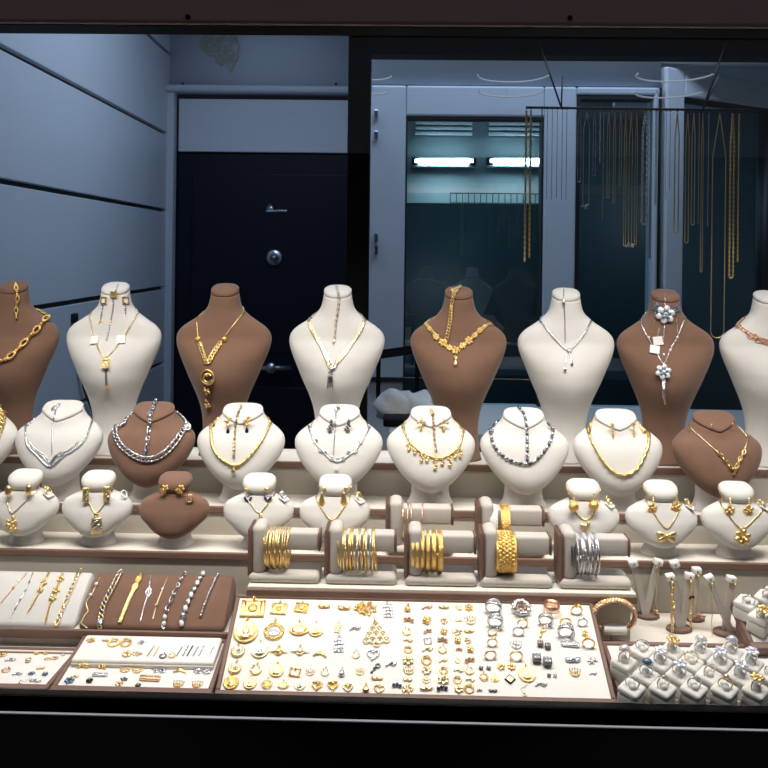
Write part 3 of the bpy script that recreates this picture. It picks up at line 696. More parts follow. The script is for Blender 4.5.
JG = 'jewellery worn by the display busts'
def neck(key, segs, label, wrap=True, extra=None):
    """a necklace: SEGS = (points, style, px radius, material) drawn on the bust; the first is the chain round the neck"""
    kd, loc = BUSTS[key]; s = kd['s']
    p0, n0 = surf(key, *segs[0][0][len(segs[0][0]) // 2])
    t = thing('necklace', label, 'necklace', p0, JG)
    for i, sg in enumerate(segs):
        pts, style, r, m = sg[:4]; m2 = sg[4] if len(sg) > 4 else None
        P, N = path(key, pts, lift=max(0.0006, r * s * 0.8), wrap=(wrap and i == 0))
        mb = MB(); mb2 = MB() if m2 else None
        strand(mb, P, N, style, r * s, mb2)
        obj('chain' if i == 0 else 'drop_chain', mb, M[m], t)
        if m2: obj('chain', mb2, M[m2], t)
    if extra: extra(t, key, s)
    return t
def part(t, name, m, fn):
    mb = MB(); fn(mb); return obj(name, mb, M[m], t)
def hang(key, pts, style, r, m, label, nm='bracelet', charms=(), m2=None):
    """a bracelet or ornament pinned to the neck and hanging over the bust"""
    kd, loc = BUSTS[key]; s = kd['s']; pts = [(pts[0][0], pts[0][1] + (3.5 if key[0] == 'M' else 2.0))] + list(pts[1:])
    P, N = path(key, pts, lift=max(0.0006, r * s * 0.85))
    t = thing(nm, label, nm, P[0], JG)
    mb = MB(); mb2 = MB() if m2 else None; strand(mb, P, N, style, r * s, mb2); obj('chain', mb, M[m], t)
    if m2: obj('chain', mb2, M[m2], t)
    for c in charms:
        name, mm, px, py, fn = c
        part(t, name, mm, lambda b: fn(b, onbust(key, px, py, 0.001), s))
    return t
def earring(key, pos, label, build):
    """one earring; BUILD = [(part name, material, function(mb, frame, px size))]"""
    kd, loc = BUSTS[key]; s = kd['s']; FM = onbust(key, pos[0], pos[1], 0.0006)
    if key[0] != 'T':   # hangs straight down in front of the chest
        sh = 8 if key[0] == 'S' else 9; p, n = surf(key, pos[0], pos[1] + sh, 0.0016)
        FM = frame(p, Vector((1, 0, 0)), Vector((0, 0, 1)), Vector((0, -1, 0))) @ T(0, sh * s, 0)
    t = thing('earring', label, 'earring', FM.translation, JG)
    for nm, m, fn in build: part(t, nm, m, lambda b: fn(b, FM, s))
    return t
def pair(key, a, b, desc, where, build):
    earring(key, a, f'{desc} on {where}, the one nearer the panelled wall', build)
    earring(key, b, f'{desc} on {where}, the one nearer the earring stands', build)
sq = lambda dx, dy, k: (lambda b, Fm, s: o_square(b, Fm @ T(dx * s, dy * s, 0), k * s, MB()))
sqi = lambda dx, dy, k: (lambda b, Fm, s: b.add(box(-.32 * k * s, .32 * k * s, -.32 * k * s, .32 * k * s, 0, .12 * k * s), Fm @ T(dx * s, dy * s, 0), False))
bl = lambda dx, dy, k, kz=0.8: (lambda b, Fm, s: b.add(ball(0.5 * k * s, 10, 6), Fm @ T(dx * s, dy * s, 0.25 * k * s) @ SC(1, 1, kz)))
ov = lambda dx, dy, w, h: (lambda b, Fm, s: b.add(ball(0.5, 10, 6), Fm @ T(dx * s, dy * s, 0.25 * w * s) @ SC(w * s, h * s, w * 0.7 * s)))
dp = lambda dx, dy, w, h: (lambda b, Fm, s: o_drop(b, Fm @ T(dx * s, dy * s, 0), w * s, h * s))
ht = lambda dx, dy, k: (lambda b, Fm, s: b.add(prism(o_heart(22, k * s), 0, 0.2 * k * s), Fm @ T(dx * s, dy * s, 0)))
fw = lambda dx, dy, k, n=5: (lambda b, Fm, s: o_flower(b, Fm @ T(dx * s, dy * s, 0), k * s, n))
rg_ = lambda dx, dy, k, r=0.14: (lambda b, Fm, s: b.add(torus(0.5 * k * s, r * k * s, 16, 6), Fm @ T(dx * s, dy * s, r * k * s)))
def bd(n, dx, dy0, dy1, k):
    def f(b, Fm, s):
        for i in range(n): b.add(ball(0.5 * k * s, 8, 5), Fm @ T(dx * s, (dy0 + (dy1 - dy0) * i / max(1, n - 1)) * s, 0.4 * k * s))
    return f
def rc(dx, dy, w, h, d=0.25):
    def f(b, Fm, s):
        b.add(rbox(-w / 2 * s, w / 2 * s, -h / 2 * s, h / 2 * s, 0, d * w * s, 0.08 * w * s, 1), Fm @ T(dx * s, dy * s, 0), False)
        for i in range(5): b.add(ball(0.24 * w * s, 8, 5), Fm @ T((dx + 0.14 * w * (1 if i % 2 else -1)) * s, (dy - h * 0.36 + i * h * 0.18) * s, d * w * s) @ RZ(0.6) @ SC(1.5, 0.7, 0.6))
    return f
def cl(dx, dy, w, h, n, r, seed=1): return lambda b, Fm, s: o_cluster(b, Fm @ T(dx * s, dy * s, 0), w * s, h * s, n, r * s, random.Random(seed))

# ---- tall row
neck('T1', [(((-26, 318), (-16, 352), (2, 360.5), (16, 352), (35, 332), (51, 313)), 'ovals', 3.6, 'gold2')], 'chunky gold oval-link chain across the tall brown bust at the panelled wall')
hang('T1', ((16, 284), (17.5, 297), (16.5, 306), (17, 317)), 'ovals', 2.5, 'gold2', 'gold oval-link bracelet hanging from the neck of the cut-off brown bust')
def t2x(t, k, s):
    for i, (x, y) in enumerate(((95, 341), (121.5, 340))): part(part(t, 'square_plate', ('pearl', 'pale')[i], lambda b: o_square(b, onbust(k, x, y, 0.001, 0.1), 7.5 * s, MB())), 'inlay', ('pale', 'pearl')[i], lambda b: b.add(box(-2.4 * s, 2.4 * s, -2.4 * s, 2.4 * s, 0, 0.9 * s), onbust(k, x, y, 0.001, 0.1), False))
    p = part(t, 'pendant', 'gold', lambda b: o_square(b, onbust(k, 106, 363.5, 0.001) @ SC(0.85, 1.1, 1), 9 * s)); part(p, 'stone', 'gem', lambda b: b.add(ball(0.25 * 9 * s, 8, 5), onbust(k, 106, 363.5, 0.002) @ SC(0.7, 1, 0.5)))
    part(t, 'pendant_tip', 'gold', lambda b: o_cluster(b, onbust(k, 106.5, 389, 0.001), 4 * s, 8 * s, 8, 1.1 * s, random.Random(3)))
neck('T2', [(((89.5, 311), (91.5, 325), (95, 340), (106, 357), (126, 333), (139, 310)), 'figaro', 1.05, 'pale'), (((106, 367), (106.5, 386)), 'links', 1.3, 'dark')], 'pale gold station necklace with square plates on the tall white bust by the panels', extra=t2x)
hang('T2', ((118, 283.5), (114, 296), (113, 310), (110, 325), (107, 340)), 'links', 1.0, 'silver', 'silver chain bracelet with a gold square hanging from the station-necklace bust', charms=[('square_plate', 'gold', 114, 294.5, lambda b, Fm, s: o_square(b, Fm, 6.5 * s)), ('clasp', 'gold', 110.5, 322, lambda b, Fm, s: b.add(ball(1.3 * s, 8, 5), Fm))])
pair('T2', (104.5, 300.5), (125, 300.5), 'gold square earring', 'the square-plate bust', [('square_plate', 'gold', sq(0, 0, 7)), ('inlay', 'pearl', sqi(0, 0, 7)), ('drop_chain', 'silver', bd(6, -1, -5, -18, 2.1)), ('drop', 'gold', cl(-2, -22, 4, 5, 6, 1.1))])
def t3x(t, k, s):
    for x, y in ((198.5, 339.5), (224.5, 339.5)): part(t, 'bead', 'gold2', lambda b: b.add(ball(2.9 * s, 12, 8), onbust(k, x, y, 0.002)))
    p = part(t, 'pendant', 'gold', lambda b: b.add(torus(7 * s, 1.0 * s, 24, 6), onbust(k, 208, 377, 0.002)).add(torus(4.6 * s, 0.9 * s, 20, 6, 0.6, 5.9), onbust(k, 208.6, 377.5, 0.003)))
    part(p, 'centre', 'gold2', lambda b: b.add(ball(2.2 * s, 10, 6), onbust(k, 207.5, 374.5, 0.003)))
    part(t, 'tassel', 'gold2', lambda b: (o_cluster(b, onbust(k, 207.5, 391, 0.001), 5 * s, 11 * s, 12, 1.3 * s, random.Random(2)), o_cluster(b, onbust(k, 208, 404, 0.001), 6 * s, 9 * s, 12, 1.3 * s, random.Random(5))))
neck('T3', [(((197, 316), (197.5, 328), (199, 340), (203, 352), (208, 364), (218, 347), (229, 331), (247, 308)), 'fine', 0.8, 'gold'), (((200.5, 345), (203, 352), (208, 363), (213, 355), (220, 344)), 'curb', 2.3, 'gold')], 'gold necklace with round beads and a spiral disc pendant on brown velvet', extra=t3x)
def t4x(t, k, s):
    part(t, 'knot', 'silver', lambda b: b.add(rbox(-2.8 * s, 2.8 * s, -1.3 * s, 1.3 * s, 0, 1.6 * s, 0.4 * s, 1), onbust(k, 332.5, 369, 0.001, 0.4)))
    part(t, 'tassel', 'dark', lambda b: [b.add(rod((dx * s, 0, 0.8 * s), (dx * 1.4 * s, (-14 - abs(dx)) * s, 0.8 * s), 0.55 * s, 5), onbust(k, 331, 372, 0.001)) for dx in (-2, -0.9, 0.2, 1.3)])
neck('T4', [(((308.5, 315), (311, 327), (315.5, 336), (323, 350), (332, 369), (340, 357), (354.5, 340), (362, 327), (364.5, 317)), 'flat', 1.7, 'pale'), (((318, 338), (326, 352), (333, 366)), 'flat', 1.3, 'silver'), (((352, 345), (342, 358), (333, 368)), 'flat', 1.3, 'rose')], 'two-tone crossed V necklace with dark tassel on the tall white bust', extra=t4x)
hang('T4', ((336.5, 285), (339, 298), (338, 310), (336, 323), (334, 344)), 'figaro', 1.5, 'pale', 'pale gold figaro bracelet hanging from the tall white bust before the black post', charms=[('pearl_charm', 'pearl', 334, 342, bl(0, 0, 3.5))], m2='silver')
def t5x(t, k, s):
    for i, (x, y, r) in enumerate(((430, 329, 5), (436, 337, 6.6), (443, 343, 8.5), (449.5, 348, 6.5), (455.5, 350.5, 8.5), (462.5, 346, 7), (468.5, 341, 8.5), (474.5, 335.5, 6), (479.5, 330.5, 6), (484.5, 326.5, 4.5))):
        part(t, 'flower', 'gold' if i % 2 else 'gold2', lambda b: o_flower(b, onbust(k, x, y, 0.001, i * 0.4), r * s * 1.02, 6))
    part(t, 'pendant', 'gold', lambda b: (o_flower(b, onbust(k, 455.5, 357.5, 0.001), 4.5 * s, 5), o_drop(b, onbust(k, 455.5, 363, 0.001), 4 * s, 6 * s)))
neck('T5', [(((423, 319.5), (431, 330), (443, 343), (455.5, 350.5), (468.5, 341), (479.5, 330.5), (496.5, 320)), 'curb', 1.5, 'gold')], 'gold collar of graduated flowers on the tall brown bust before the glass', extra=t5x)
hang('T5', ((460, 286), (455, 292), (452, 305), (450, 322), (446.5, 339)), 'curb', 2.1, 'gold', 'gold curb bracelet with a large flower hanging on the flower-collar bust', charms=[('flower', 'gold', 454.5, 291.5, fw(0, 0, 9, 6)), ('flower', 'gold', 451.5, 307, fw(0, 0, 4.5, 5))])
def t6x(t, k, s):
    part(t, 'knot', 'silver', lambda b: o_cluster(b, onbust(k, 568, 351, 0.001), 5 * s, 4 * s, 7, 1.3 * s, random.Random(4)))
    for x, y in ((565, 369.5), (571.5, 363.5)): part(t, 'tassel_end', 'silver', lambda b: b.add(rbox(-1.2 * s, 1.2 * s, -2.4 * s, 2.4 * s, 0, 1.4 * s, 0.4 * s, 1), onbust(k, x, y, 0.001)))
neck('T6', [(((538, 317), (543, 324), (549, 332), (558, 342), (568, 351), (577, 343), (585, 332), (592, 318.5)), 'rope', 1.05, 'silver'), (((567, 352), (565, 367)), 'fine', 0.8, 'silver'), (((569, 352), (571.5, 362)), 'fine', 0.8, 'silver')], 'thin silver rope Y necklace with two short tassels on white velvet', extra=t6x)
hang('T6', ((564, 287.5), (563.5, 298), (564.5, 312), (565, 343)), 'fine', 0.75, 'silver', 'thin silver bracelet hanging straight down the tassel-necklace bust', charms=[('clasp', 'silver', 563.7, 303, ov(0, 0, 3, 9))])
def t7x(t, k, s):
    p = part(t, 'flower_pendant', 'gem', lambda b: o_flower(b, onbust(k, 663, 372, 0.0015), 15 * s, 6)); part(p, 'centre', 'blue', lambda b: o_flower(b, onbust(k, 663, 372, 0.0046), 9 * s, 5))
    for x, y in ((648.5, 337.5), (677, 337.5), (670, 350.5), (663.5, 355)): part(t, 'bead', 'pearl', lambda b: b.add(ball(1.4 * s, 8, 5), onbust(k, x, y, 0.0015)))
    part(t, 'tassel', 'silver', lambda b: [b.add(rod((dx * s, -6 * s, s), (dx * 0.8 * s, (-28 - 3 * dx) * s, 0.5 * s), 0.55 * s, 5), onbust(k, 663, 372, 0.001)) for dx in (-1, 0, 1)])
neck('T7', [(((638.5, 317), (643, 328), (649, 340), (656, 352), (663.5, 364), (670, 350), (677, 337), (686, 315)), 'fine', 0.7, 'silver')], 'silver necklace with white and blue flower pendant and tassel on brown velvet', extra=t7x)
hang('T7', ((665, 292), (665, 300), (665, 313), (664, 328), (663, 345)), 'fine', 0.7, 'silver', 'silver bracelet with large white and blue flower hung at the neck', charms=[('flower', 'gem', 665, 314.5, fw(0, 0, 18, 6)), ('flower_centre', 'blue', 665, 314.5, lambda b, Fm, s: o_flower(b, Fm @ T(0, 0, 0.0042), 11 * s, 5))])
pair('T7', (657, 308), (676, 309), 'long silver flower earring', 'the tagged brown bust', [('flower', 'blue', fw(0, 0, 8, 6)), ('chain', 'silver', bd(12, -1, -3, -28, 1.5)), ('hook', 'silver', bd(5, 0, 2, 11, 1.2))])
for i, (x, y, a) in enumerate(((657.5, 341, 0.1), (654.5, 350, -0.15))):
    FM = onbust('T7', x, y, 0.0025, a); s = KIND['tall']['s']
    t = thing('price_tag', ('upper', 'lower')[i] + ' small white price tag tied beside the flower necklace on brown velvet', 'price tag', FM.translation, 'price tags on the brown bust')
    part(t, 'card', 'tag', lambda b: b.add(rbox(-4.6 * s, 4.6 * s, -4.2 * s, 4.2 * s, 0, 0.0006, 0.0002, 1), FM, False)); part(t, 'thread', 'tag', lambda b: b.add(rod((0, 4 * s, 0.0004), (3 * s, 12 * s, 0), 0.0003, 4), FM))
def t8x(t, k, s):
    for x, y in ((752, 336), (759.5, 340), (767.5, 342), (775.5, 341)): part(t, 'infinity_link', 'rose', lambda b: b.add(torus(2.5 * s, 0.65 * s, 14, 6), onbust(k, x - 1.9, y, 0.0015)).add(torus(2.5 * s, 0.65 * s, 14, 6), onbust(k, x + 1.9, y + 0.5, 0.0015)))
neck('T8', [(((735.5, 321.5), (741, 327.5), (748.5, 333.5), (758, 339.5), (768, 342), (780, 340), (792, 331), (799, 322)), 'curb', 1.9, 'rose')], 'rose gold necklace of infinity links on the tall white bust at the window edge', extra=t8x)
# ---- medium row
neck('M0', [(((-52, 420), (-46, 445), (-26, 462), (-10, 446), (1, 427), (1.5, 410)), 'curb', 3.4, 'gold')], 'thick gold curb chain on the medium bust cut off by the window edge')
def m1x(t, k, s):
    for sd, pts in ((-1, ((28, 446), (36, 453.5), (44, 457), (50, 466))), (1, ((79, 446), (70, 453), (58, 456.5), (50, 466)))):
        def f(b):
            for j in range(3):
                P, N = path(k, [(x + sd * -0.4 * j, y - 2.3 * j * (1 - 0.25 * i)) for i, (x, y) in enumerate(pts)], 0.0012); strand(b, P, N, 'rope', 0.62 * s)
        part(t, 'wing', 'silver', f)
neck('M1', [(((26.5, 419), (26, 432), (28, 446), (36, 454), (50, 466), (66, 454), (79, 446), (87, 435), (92.5, 419)), 'rope', 1.0, 'silver')], 'silver collar with winged V front on the medium white bust', extra=m1x)
hang('M1', ((57, 403.5), (55.5, 412), (53, 425), (52.5, 440), (52, 454)), 'fine', 0.9, 'silver', 'thin silver bracelet with openwork leaf hanging from the winged-collar bust', charms=[('leaf', 'silver', 56, 407, lambda b, Fm, s: [b.add(torus(3.2 * s, 0.45 * s, 14, 5), Fm @ RZ(-0.4) @ SC(0.75 - 0.22 * j, 1.75 - 0.35 * j, 1)) for j in range(3)])])
neck('M2', [(((120, 417.5), (116, 430), (119, 441), (127, 450), (140, 458), (151, 459), (162, 455), (173, 445), (184, 430), (191.5, 420)), 'curb', 3.0, 'silver', 'silver')], 'heavy silver curb chain draped on the medium brown bust')
hang('M2', ((155.5, 399.5), (152, 412), (149.5, 424), (148.5, 438), (146, 452.5)), 'figaro', 2.3, 'silver', 'dark silver link bracelet hanging down the medium brown bust', charms=[('name_plate', 'silver', 151, 412.5, lambda b, Fm, s: b.add(torus(2.2 * s, 0.7 * s, 14, 6), Fm @ RZ(-0.2) @ SC(0.9, 2.4, 1)))], m2='dark')
def m3x(t, k, s): p = part(t, 'drop', 'gold', lambda b: o_drop(b, onbust(k, 234, 469.5, 0.001), 5 * s, 8 * s)); part(p, 'stone', 'black', lambda b: b.add(ball(1.6 * s, 8, 5), onbust(k, 234, 470.5, 0.003)))
neck('M3', [(((211, 421), (211.5, 433), (213, 446), (220, 457.5), (235, 465.5), (246, 460), (256, 449), (265, 435), (271, 421)), 'box', 1.75, 'gold', )], 'flat gold link necklace with dark drop stone on a medium white bust', extra=m3x)
hang('M3', ((241, 403.5), (238, 415), (235.5, 430), (234.5, 442), (234, 457)), 'figaro', 1.6, 'gold', 'gold and dark link bracelet hanging on the drop-stone bust', m2='dark')
pair('M3', (228.5, 421), (247, 420), 'dark-tipped gold earring', 'the dark-drop bust', [('stud', 'gold', cl(0, 0, 6, 6, 8, 1.5)), ('link', 'gold2', bl(0, -5, 4)), ('stone', 'black', dp(0, -10, 4, 7))])
def m4x(t, k, s):
    for i, (x, y) in enumerate(((316, 442), (321, 449), (326, 453.5), (331.5, 457), (337, 461), (343, 457.5), (349, 453.5), (355, 450), (360, 444))):
        p = part(t, 'blossom', 'silver', lambda b: o_flower(b, onbust(k, x, y + (1.5 if i % 2 else -1), 0.001, i), 5.2 * s, 5))
    part(t, 'drop', 'gem', lambda b: o_drop(b, onbust(k, 336.8, 468.5, 0.001), 5 * s, 6 * s))
neck('M4', [(((307.5, 420), (310, 431), (314.5, 441), (324.5, 453), (337, 461.5), (352, 453), (362, 441), (368, 431), (371.5, 421)), 'fine', 1.0, 'silver')], 'silver necklace of small blossoms with clear drop on a medium white bust', extra=m4x)
hang('M4', ((338.5, 404), (336, 412.5), (335.5, 425), (334.5, 440), (333.5, 453)), 'links', 1.15, 'silver', 'fine silver link bracelet hanging on the blossom-necklace bust', charms=[('leaf', 'silver', 337, 410, cl(0, 0, 5, 10, 10, 1.2))])
pair('M4', (330.5, 421.5), (347.5, 421.5), 'dark crystal earring', 'the blossom-necklace bust', [('cluster', 'dark', cl(0, -6, 5, 14, 16, 1.3)), ('stone', 'gem', bd(4, 0, -1, -11, 1.9))])
def m5x(t, k, s):
    for i, (x, y, h) in enumerate(((409, 447, 9), (415, 451, 7), (421.5, 457, 11), (427, 458, 8), (435, 464, 13), (442, 461, 9), (449.5, 461, 12), (455, 455, 7), (460, 453, 11))):
        p = part(t, 'dangle', 'gold', lambda b: (o_flower(b, onbust(k, x, y - h * 0.25, 0.001), 5.2 * s, 4), b.add(ball(1.9 * s, 8, 5), onbust(k, x, y + h * 0.35, 0.001)), b.add(ball(1.5 * s, 8, 5), onbust(k, x + 1, y + h * 0.1, 0.001))))
neck('M5', [(((402, 424), (405.5, 434), (411, 443), (421.5, 452.5), (436.5, 458), (449, 455), (458, 447), (462, 437), (464.5, 425)), 'rope', 1.25, 'gold')], 'gold fringe necklace of dangling charms on a medium white bust', extra=m5x)
hang('M5', ((431, 407), (433, 417), (433.5, 427), (434.5, 440), (436.5, 454)), 'figaro', 1.5, 'gold', 'gold and dark bracelet hanging on the fringe-necklace bust', charms=[('flower', 'gold', 432.5, 414, fw(0, 0, 6, 5))], m2='dark')
pair('M5', (421, 420), (443, 421), 'gold spray earring', 'the fringe-necklace bust', [('spray', 'gold', cl(0, -1, 9, 6, 9, 1.4, 4)), ('drop', 'gold2', dp(0, -8, 3.5, 9))])
neck('M6', [(((490, 425), (491.5, 436), (494.5, 446), (501, 454), (510, 460), (526.5, 464), (537, 459), (545, 450), (551, 439), (553, 425)), 'barrel', 1.95, 'silver', 'dark')], 'two-tone silver barrel-link chain on a medium white bust')
hang('M6', ((519, 405), (524.5, 416), (526.5, 430), (527, 443), (527, 460)), 'barrel', 1.8, 'dark', 'two-tone silver barrel-link bracelet hanging on the barrel-chain bust', m2='silver')
neck('M7', [(((587.5, 424), (590.5, 437), (596, 449), (605, 464), (615, 472.5), (625, 475), (637, 468), (645, 453), (648.5, 440), (646.5, 424)), 'rope', 1.75, 'gold')], 'long gold rope chain on the medium white bust beside the brown one')
pair('M7', (612, 425.5), (632.5, 425), 'gold rope-twist earring', 'the rope-chain bust', [('stud', 'gold2', fw(0, 0, 5, 5)), ('drop', 'gold2', bd(6, 0.8, -3, -16, 2.6))])
def m8x(t, k, s): part(t, 'pendant', 'gold', lambda b: o_cluster(b, onbust(k, 733.5, 471.5, 0.001), 4 * s, 6 * s, 7, 1.2 * s, random.Random(1)))
neck('M8', [(((687, 424), (694, 431.5), (703.5, 440), (719, 454), (733.5, 470), (742, 454), (748.5, 438), (751.5, 424)), 'fine', 0.8, 'pale'), (((718.5, 453), (726, 461), (733.5, 469.5), (738, 461), (743, 452.5)), 'links', 2.3, 'gold')], 'fine gold chain with chunky link V on the medium brown bust', extra=m8x)
pair('M8', (711.5, 425.5), (731.5, 424.5), 'tiny gold stud', 'the link-V brown bust', [('stud', 'gold', bl(0, 0, 2.8))])
# ---- small row
neck('S1', [(((5, 489), (7, 500), (12, 513), (24, 503), (35, 493), (41.5, 484)), 'fine', 0.75, 'pale')], 'fine gold chain with nugget pendant on the end small white bust', extra=lambda t, k, s: part(t, 'pendant', 'gold', lambda b: o_cluster(b, onbust(k, 12.5, 525.5, 0.001), 9 * s, 18 * s, 18, 2.2 * s, random.Random(8))))
pair('S1', (9.5, 491), (29.5, 489.5), 'oval gold earring', 'the nugget-pendant bust', [('shell', 'gold', ov(0, 0, 7, 12)), ('inlay', 'gold2', ov(1, -1, 4, 9))])
neck('S2', [(((84, 489), (88, 500), (96, 513), (107, 500), (115, 485)), 'fine', 0.75, 'gold')], 'fine gold chain with two-tone rectangular pendant on a small white bust', extra=lambda t, k, s: (part(t, 'pendant', 'gold', lambda b: b.add(rbox(-5 * s, 5 * s, -8 * s, 8 * s, 0, 2 * s, 0.7 * s, 1), onbust(k, 97, 525.5, 0.001))), part(t, 'silver_bars', 'silver', lambda b: [b.add(rbox(-4 * s, 4 * s, (i * 4 - 1) * s, (i * 4 + 1) * s, 1.6 * s, 2.6 * s, 0.4 * s, 1), onbust(k, 97, 525.5, 0.001, 0.5)) for i in (-1, 0, 1)]), part(t, 'bail', 'gold', lambda b: b.add(torus(1.8 * s, 0.6 * s, 12, 6), onbust(k, 96.5, 515, 0.001)))))
pair('S2', (86.5, 495), (107, 494), 'rectangular earring', 'the rectangular-pendant bust', [('plate', 'gold', rc(0, 0, 6.5, 15)), ('inlay', 'silver', rc(1, -1, 3.5, 10, 0.55))])
pair('S3', (164.5, 489.5), (180, 489.5), 'small gold flower stud', 'the small brown bust', [('stud', 'gold', cl(0, 0, 7, 8, 9, 1.7)), ('petal', 'gold2', fw(0, -1, 7, 5))])
neck('S4', [(((246, 497), (251, 504), (259, 512.5), (267, 505), (278, 490)), 'fine', 0.8, 'pale')], 'fine gold chain with slim bar pendant on the small grey-heart bust', extra=lambda t, k, s: (part(t, 'pendant', 'gold', lambda b: b.add(rbox(-1.6 * s, 1.6 * s, -7 * s, 7 * s, 0, 1.6 * s, 0.5 * s, 1), onbust(k, 262, 520, 0.001, 0.25))), part(t, 'stone', 'dark', lambda b: b.add(ball(1.8 * s, 8, 5), onbust(k, 261, 518, 0.002)))))
pair('S4', (247, 490), (266.5, 489.5), 'grey heart earring', 'its small white bust', [('stud', 'gold', bl(0, 0, 5)), ('heart', 'dark', ht(1.5, -9, 8))])
neck('S5', [(((314, 489), (318, 502), (332, 520), (346, 504), (354.5, 488)), 'fine', 0.8, 'gold')], 'fine gold chain with small drop on the teardrop-earring bust', extra=lambda t, k, s: part(t, 'pendant', 'gold2', lambda b: o_drop(b, onbust(k, 332.5, 523, 0.001), 5 * s, 7 * s)))
pair('S5', (323.5, 490), (344.5, 489.5), 'long teardrop earring', 'its small white bust', [('stud', 'gold', bl(1, 1, 4)), ('drop', 'gold', dp(-1, -9, 7, 15)), ('inlay', 'silver', ov(-2, -9, 2.5, 7))])
neck('S6', [(((567.5, 489), (572, 506), (585, 520), (597, 507), (601, 490)), 'fine', 0.8, 'gold')], 'fine gold chain with small pendant behind the silver bangles', extra=lambda t, k, s: part(t, 'pendant', 'gold', lambda b: o_cluster(b, onbust(k, 585, 525.5, 0.001), 8 * s, 9 * s, 10, 1.8 * s, random.Random(6))))
pair('S6', (573, 506), (592.5, 505), 'round gold dome earring', 'its small white bust', [('dome', 'gold2', bl(0, 0, 10.5, 0.7)), ('hook', 'gold', bd(4, 0.5, 4, 11, 2.4))])
neck('S7', [(((642, 492), (650, 507), (666.5, 528), (680, 508), (683, 495)), 'fine', 0.75, 'gold')], 'fine gold chain with bow pendant on a small white bust', extra=lambda t, k, s: part(t, 'bow_pendant', 'gold', lambda b: ([b.add(ball(0.5, 10, 6), onbust(k, 666.5 + dx, 536 + dy, 0.001, a) @ SC(10 * s, 5.5 * s, 3 * s)) for dx, dy, a in ((-5.5, -1.5, -0.35), (5.5, -1.5, 0.35), (-4.5, 3, 0.6), (4.5, 3, -0.6))], b.add(ball(2 * s, 8, 6), onbust(k, 666.5, 535, 0.003)))))
pair('S7', (652, 500), (675, 499), 'gold flower earring', 'the bow-pendant bust', [('hook', 'gold', bd(4, 1, 4, -3, 2.4)), ('flower', 'gold2', fw(0, -8, 9.5, 6))])
neck('S8', [(((715.5, 493), (724, 509), (741, 528), (757, 516), (766, 506)), 'fine', 0.85, 'gold')], 'gold chain with big flower pendant on the small bust near the window edge', extra=lambda t, k, s: (part(t, 'flower_pendant', 'gold', lambda b: o_flower(b, onbust(k, 742, 537, 0.001), 16 * s, 6)), part(t, 'bail', 'gold', lambda b: b.add(ball(2 * s, 8, 5), onbust(k, 741.5, 528.5, 0.001)))))
pair('S8', (729, 502), (747.5, 502), 'gold petal earring', 'the flower-pendant bust', [('hook', 'gold', bd(4, 0.5, 3, -3, 2.4)), ('petals', 'gold2', fw(0, -8, 10.5, 5))])
for key, x, y, nm, lab, m, mb_ in (('S1', 49, 489.5, 'finger_ring', 'gold ring with white card clipped to the shoulder of the end small bust', 'gold', True), ('S2', 124.5, 493, 'finger_ring', 'small white loop on the shoulder of the rectangular-pendant bust', 'pearl', False), ('S3', 189.5, 499.5, 'finger_ring', 'gold ring on the shoulder of the small brown bust', 'gold', False),
                               ('S4', 285, 491.5, 'finger_ring', 'silver ring with white card on the shoulder of the grey-heart bust', 'silver', True), ('S5', 360.5, 495.5, 'finger_ring', 'gold ring with white card on the shoulder of the teardrop-earring bust', 'gold', True), ('S6', 610.5, 500, 'finger_ring', 'gold ring with white card on the shoulder of the dome-earring bust', 'gold', True),
                               ('S7', 692, 500, 'finger_ring', 'gold ring with white card on the shoulder of the bow-pendant bust', 'gold', True), ('S8', 766, 500.5, 'finger_ring', 'gold ring with white card on the shoulder of the flower-pendant bust', 'gold', True)):
    s = KIND['small']['s']; Fm = onbust(key, x, y, 0.001)
    t = thing(nm, lab, 'ring', Fm.translation, 'rings clipped to the small busts')
    part(t, 'band', m, lambda b: b.add(torus(3.6 * s, 0.8 * s, 20, 6), Fm @ T(0, 0, 3 * s) @ RX(0.6)))
    if mb_:
        part(t, 'setting', m, lambda b: o_cluster(b, Fm @ T(0, 3.6 * s, 4 * s), 6 * s, 4 * s, 9, 1.3 * s, random.Random(int(x))))
        part(t, 'card', 'tag', lambda b: b.add(rbox(-4.5 * s, 4.5 * s, -6 * s, 3 * s, 0, 1.5 * s, 0.5 * s, 1), Fm, False))

# ================================================================== bangle stands and bangles
BP = None
def bangle_stand(px0, Y, z, label):
    """PX0: where the outer face of the upright shows"""
    global BP
    loc = Vector((xat(px0, Y, z + 0.04), Y, z))
    if BP is None:
        s = 1.15 / F
        t = thing('bangle_stand', label, 'bangle stand', loc, 'bangle stands'); Mx = T(*loc)
        obj('base', MB().add(rbox(0.001, 72 * s, -0.024, 0.024, 0, 0.0135, 0.0062, 3), Mx), M['standg'], t)
        obj('upright', MB().add(rbox(4 * s, 18 * s, -0.021, 0.021, 0.010, 56 * s, 0.008, 4), Mx), M['standg'], t)
        obj('outer_face', MB().add(rbox(0, 5 * s, -0.0215, 0.0215, 0.006, 54 * s, 0.004, 2), Mx), M['edge'], t)
        obj('bar', MB().add(rbox(16 * s, 70 * s, -0.012, 0.012, 30 * s, 48.5 * s, 0.004, 3), Mx), M['standg'], t)
        obj('bar_cap', MB().add(rbox(69.5 * s, 72 * s, -0.0122, 0.0122, 29.8 * s, 48.7 * s, 0.0012, 1), Mx), M['edge'], t)
        BP = t
    else: t = dup(BP, loc - wl(BP), label)
    return t
BTOP = 48.5 * 1.15 / F
BG = {}
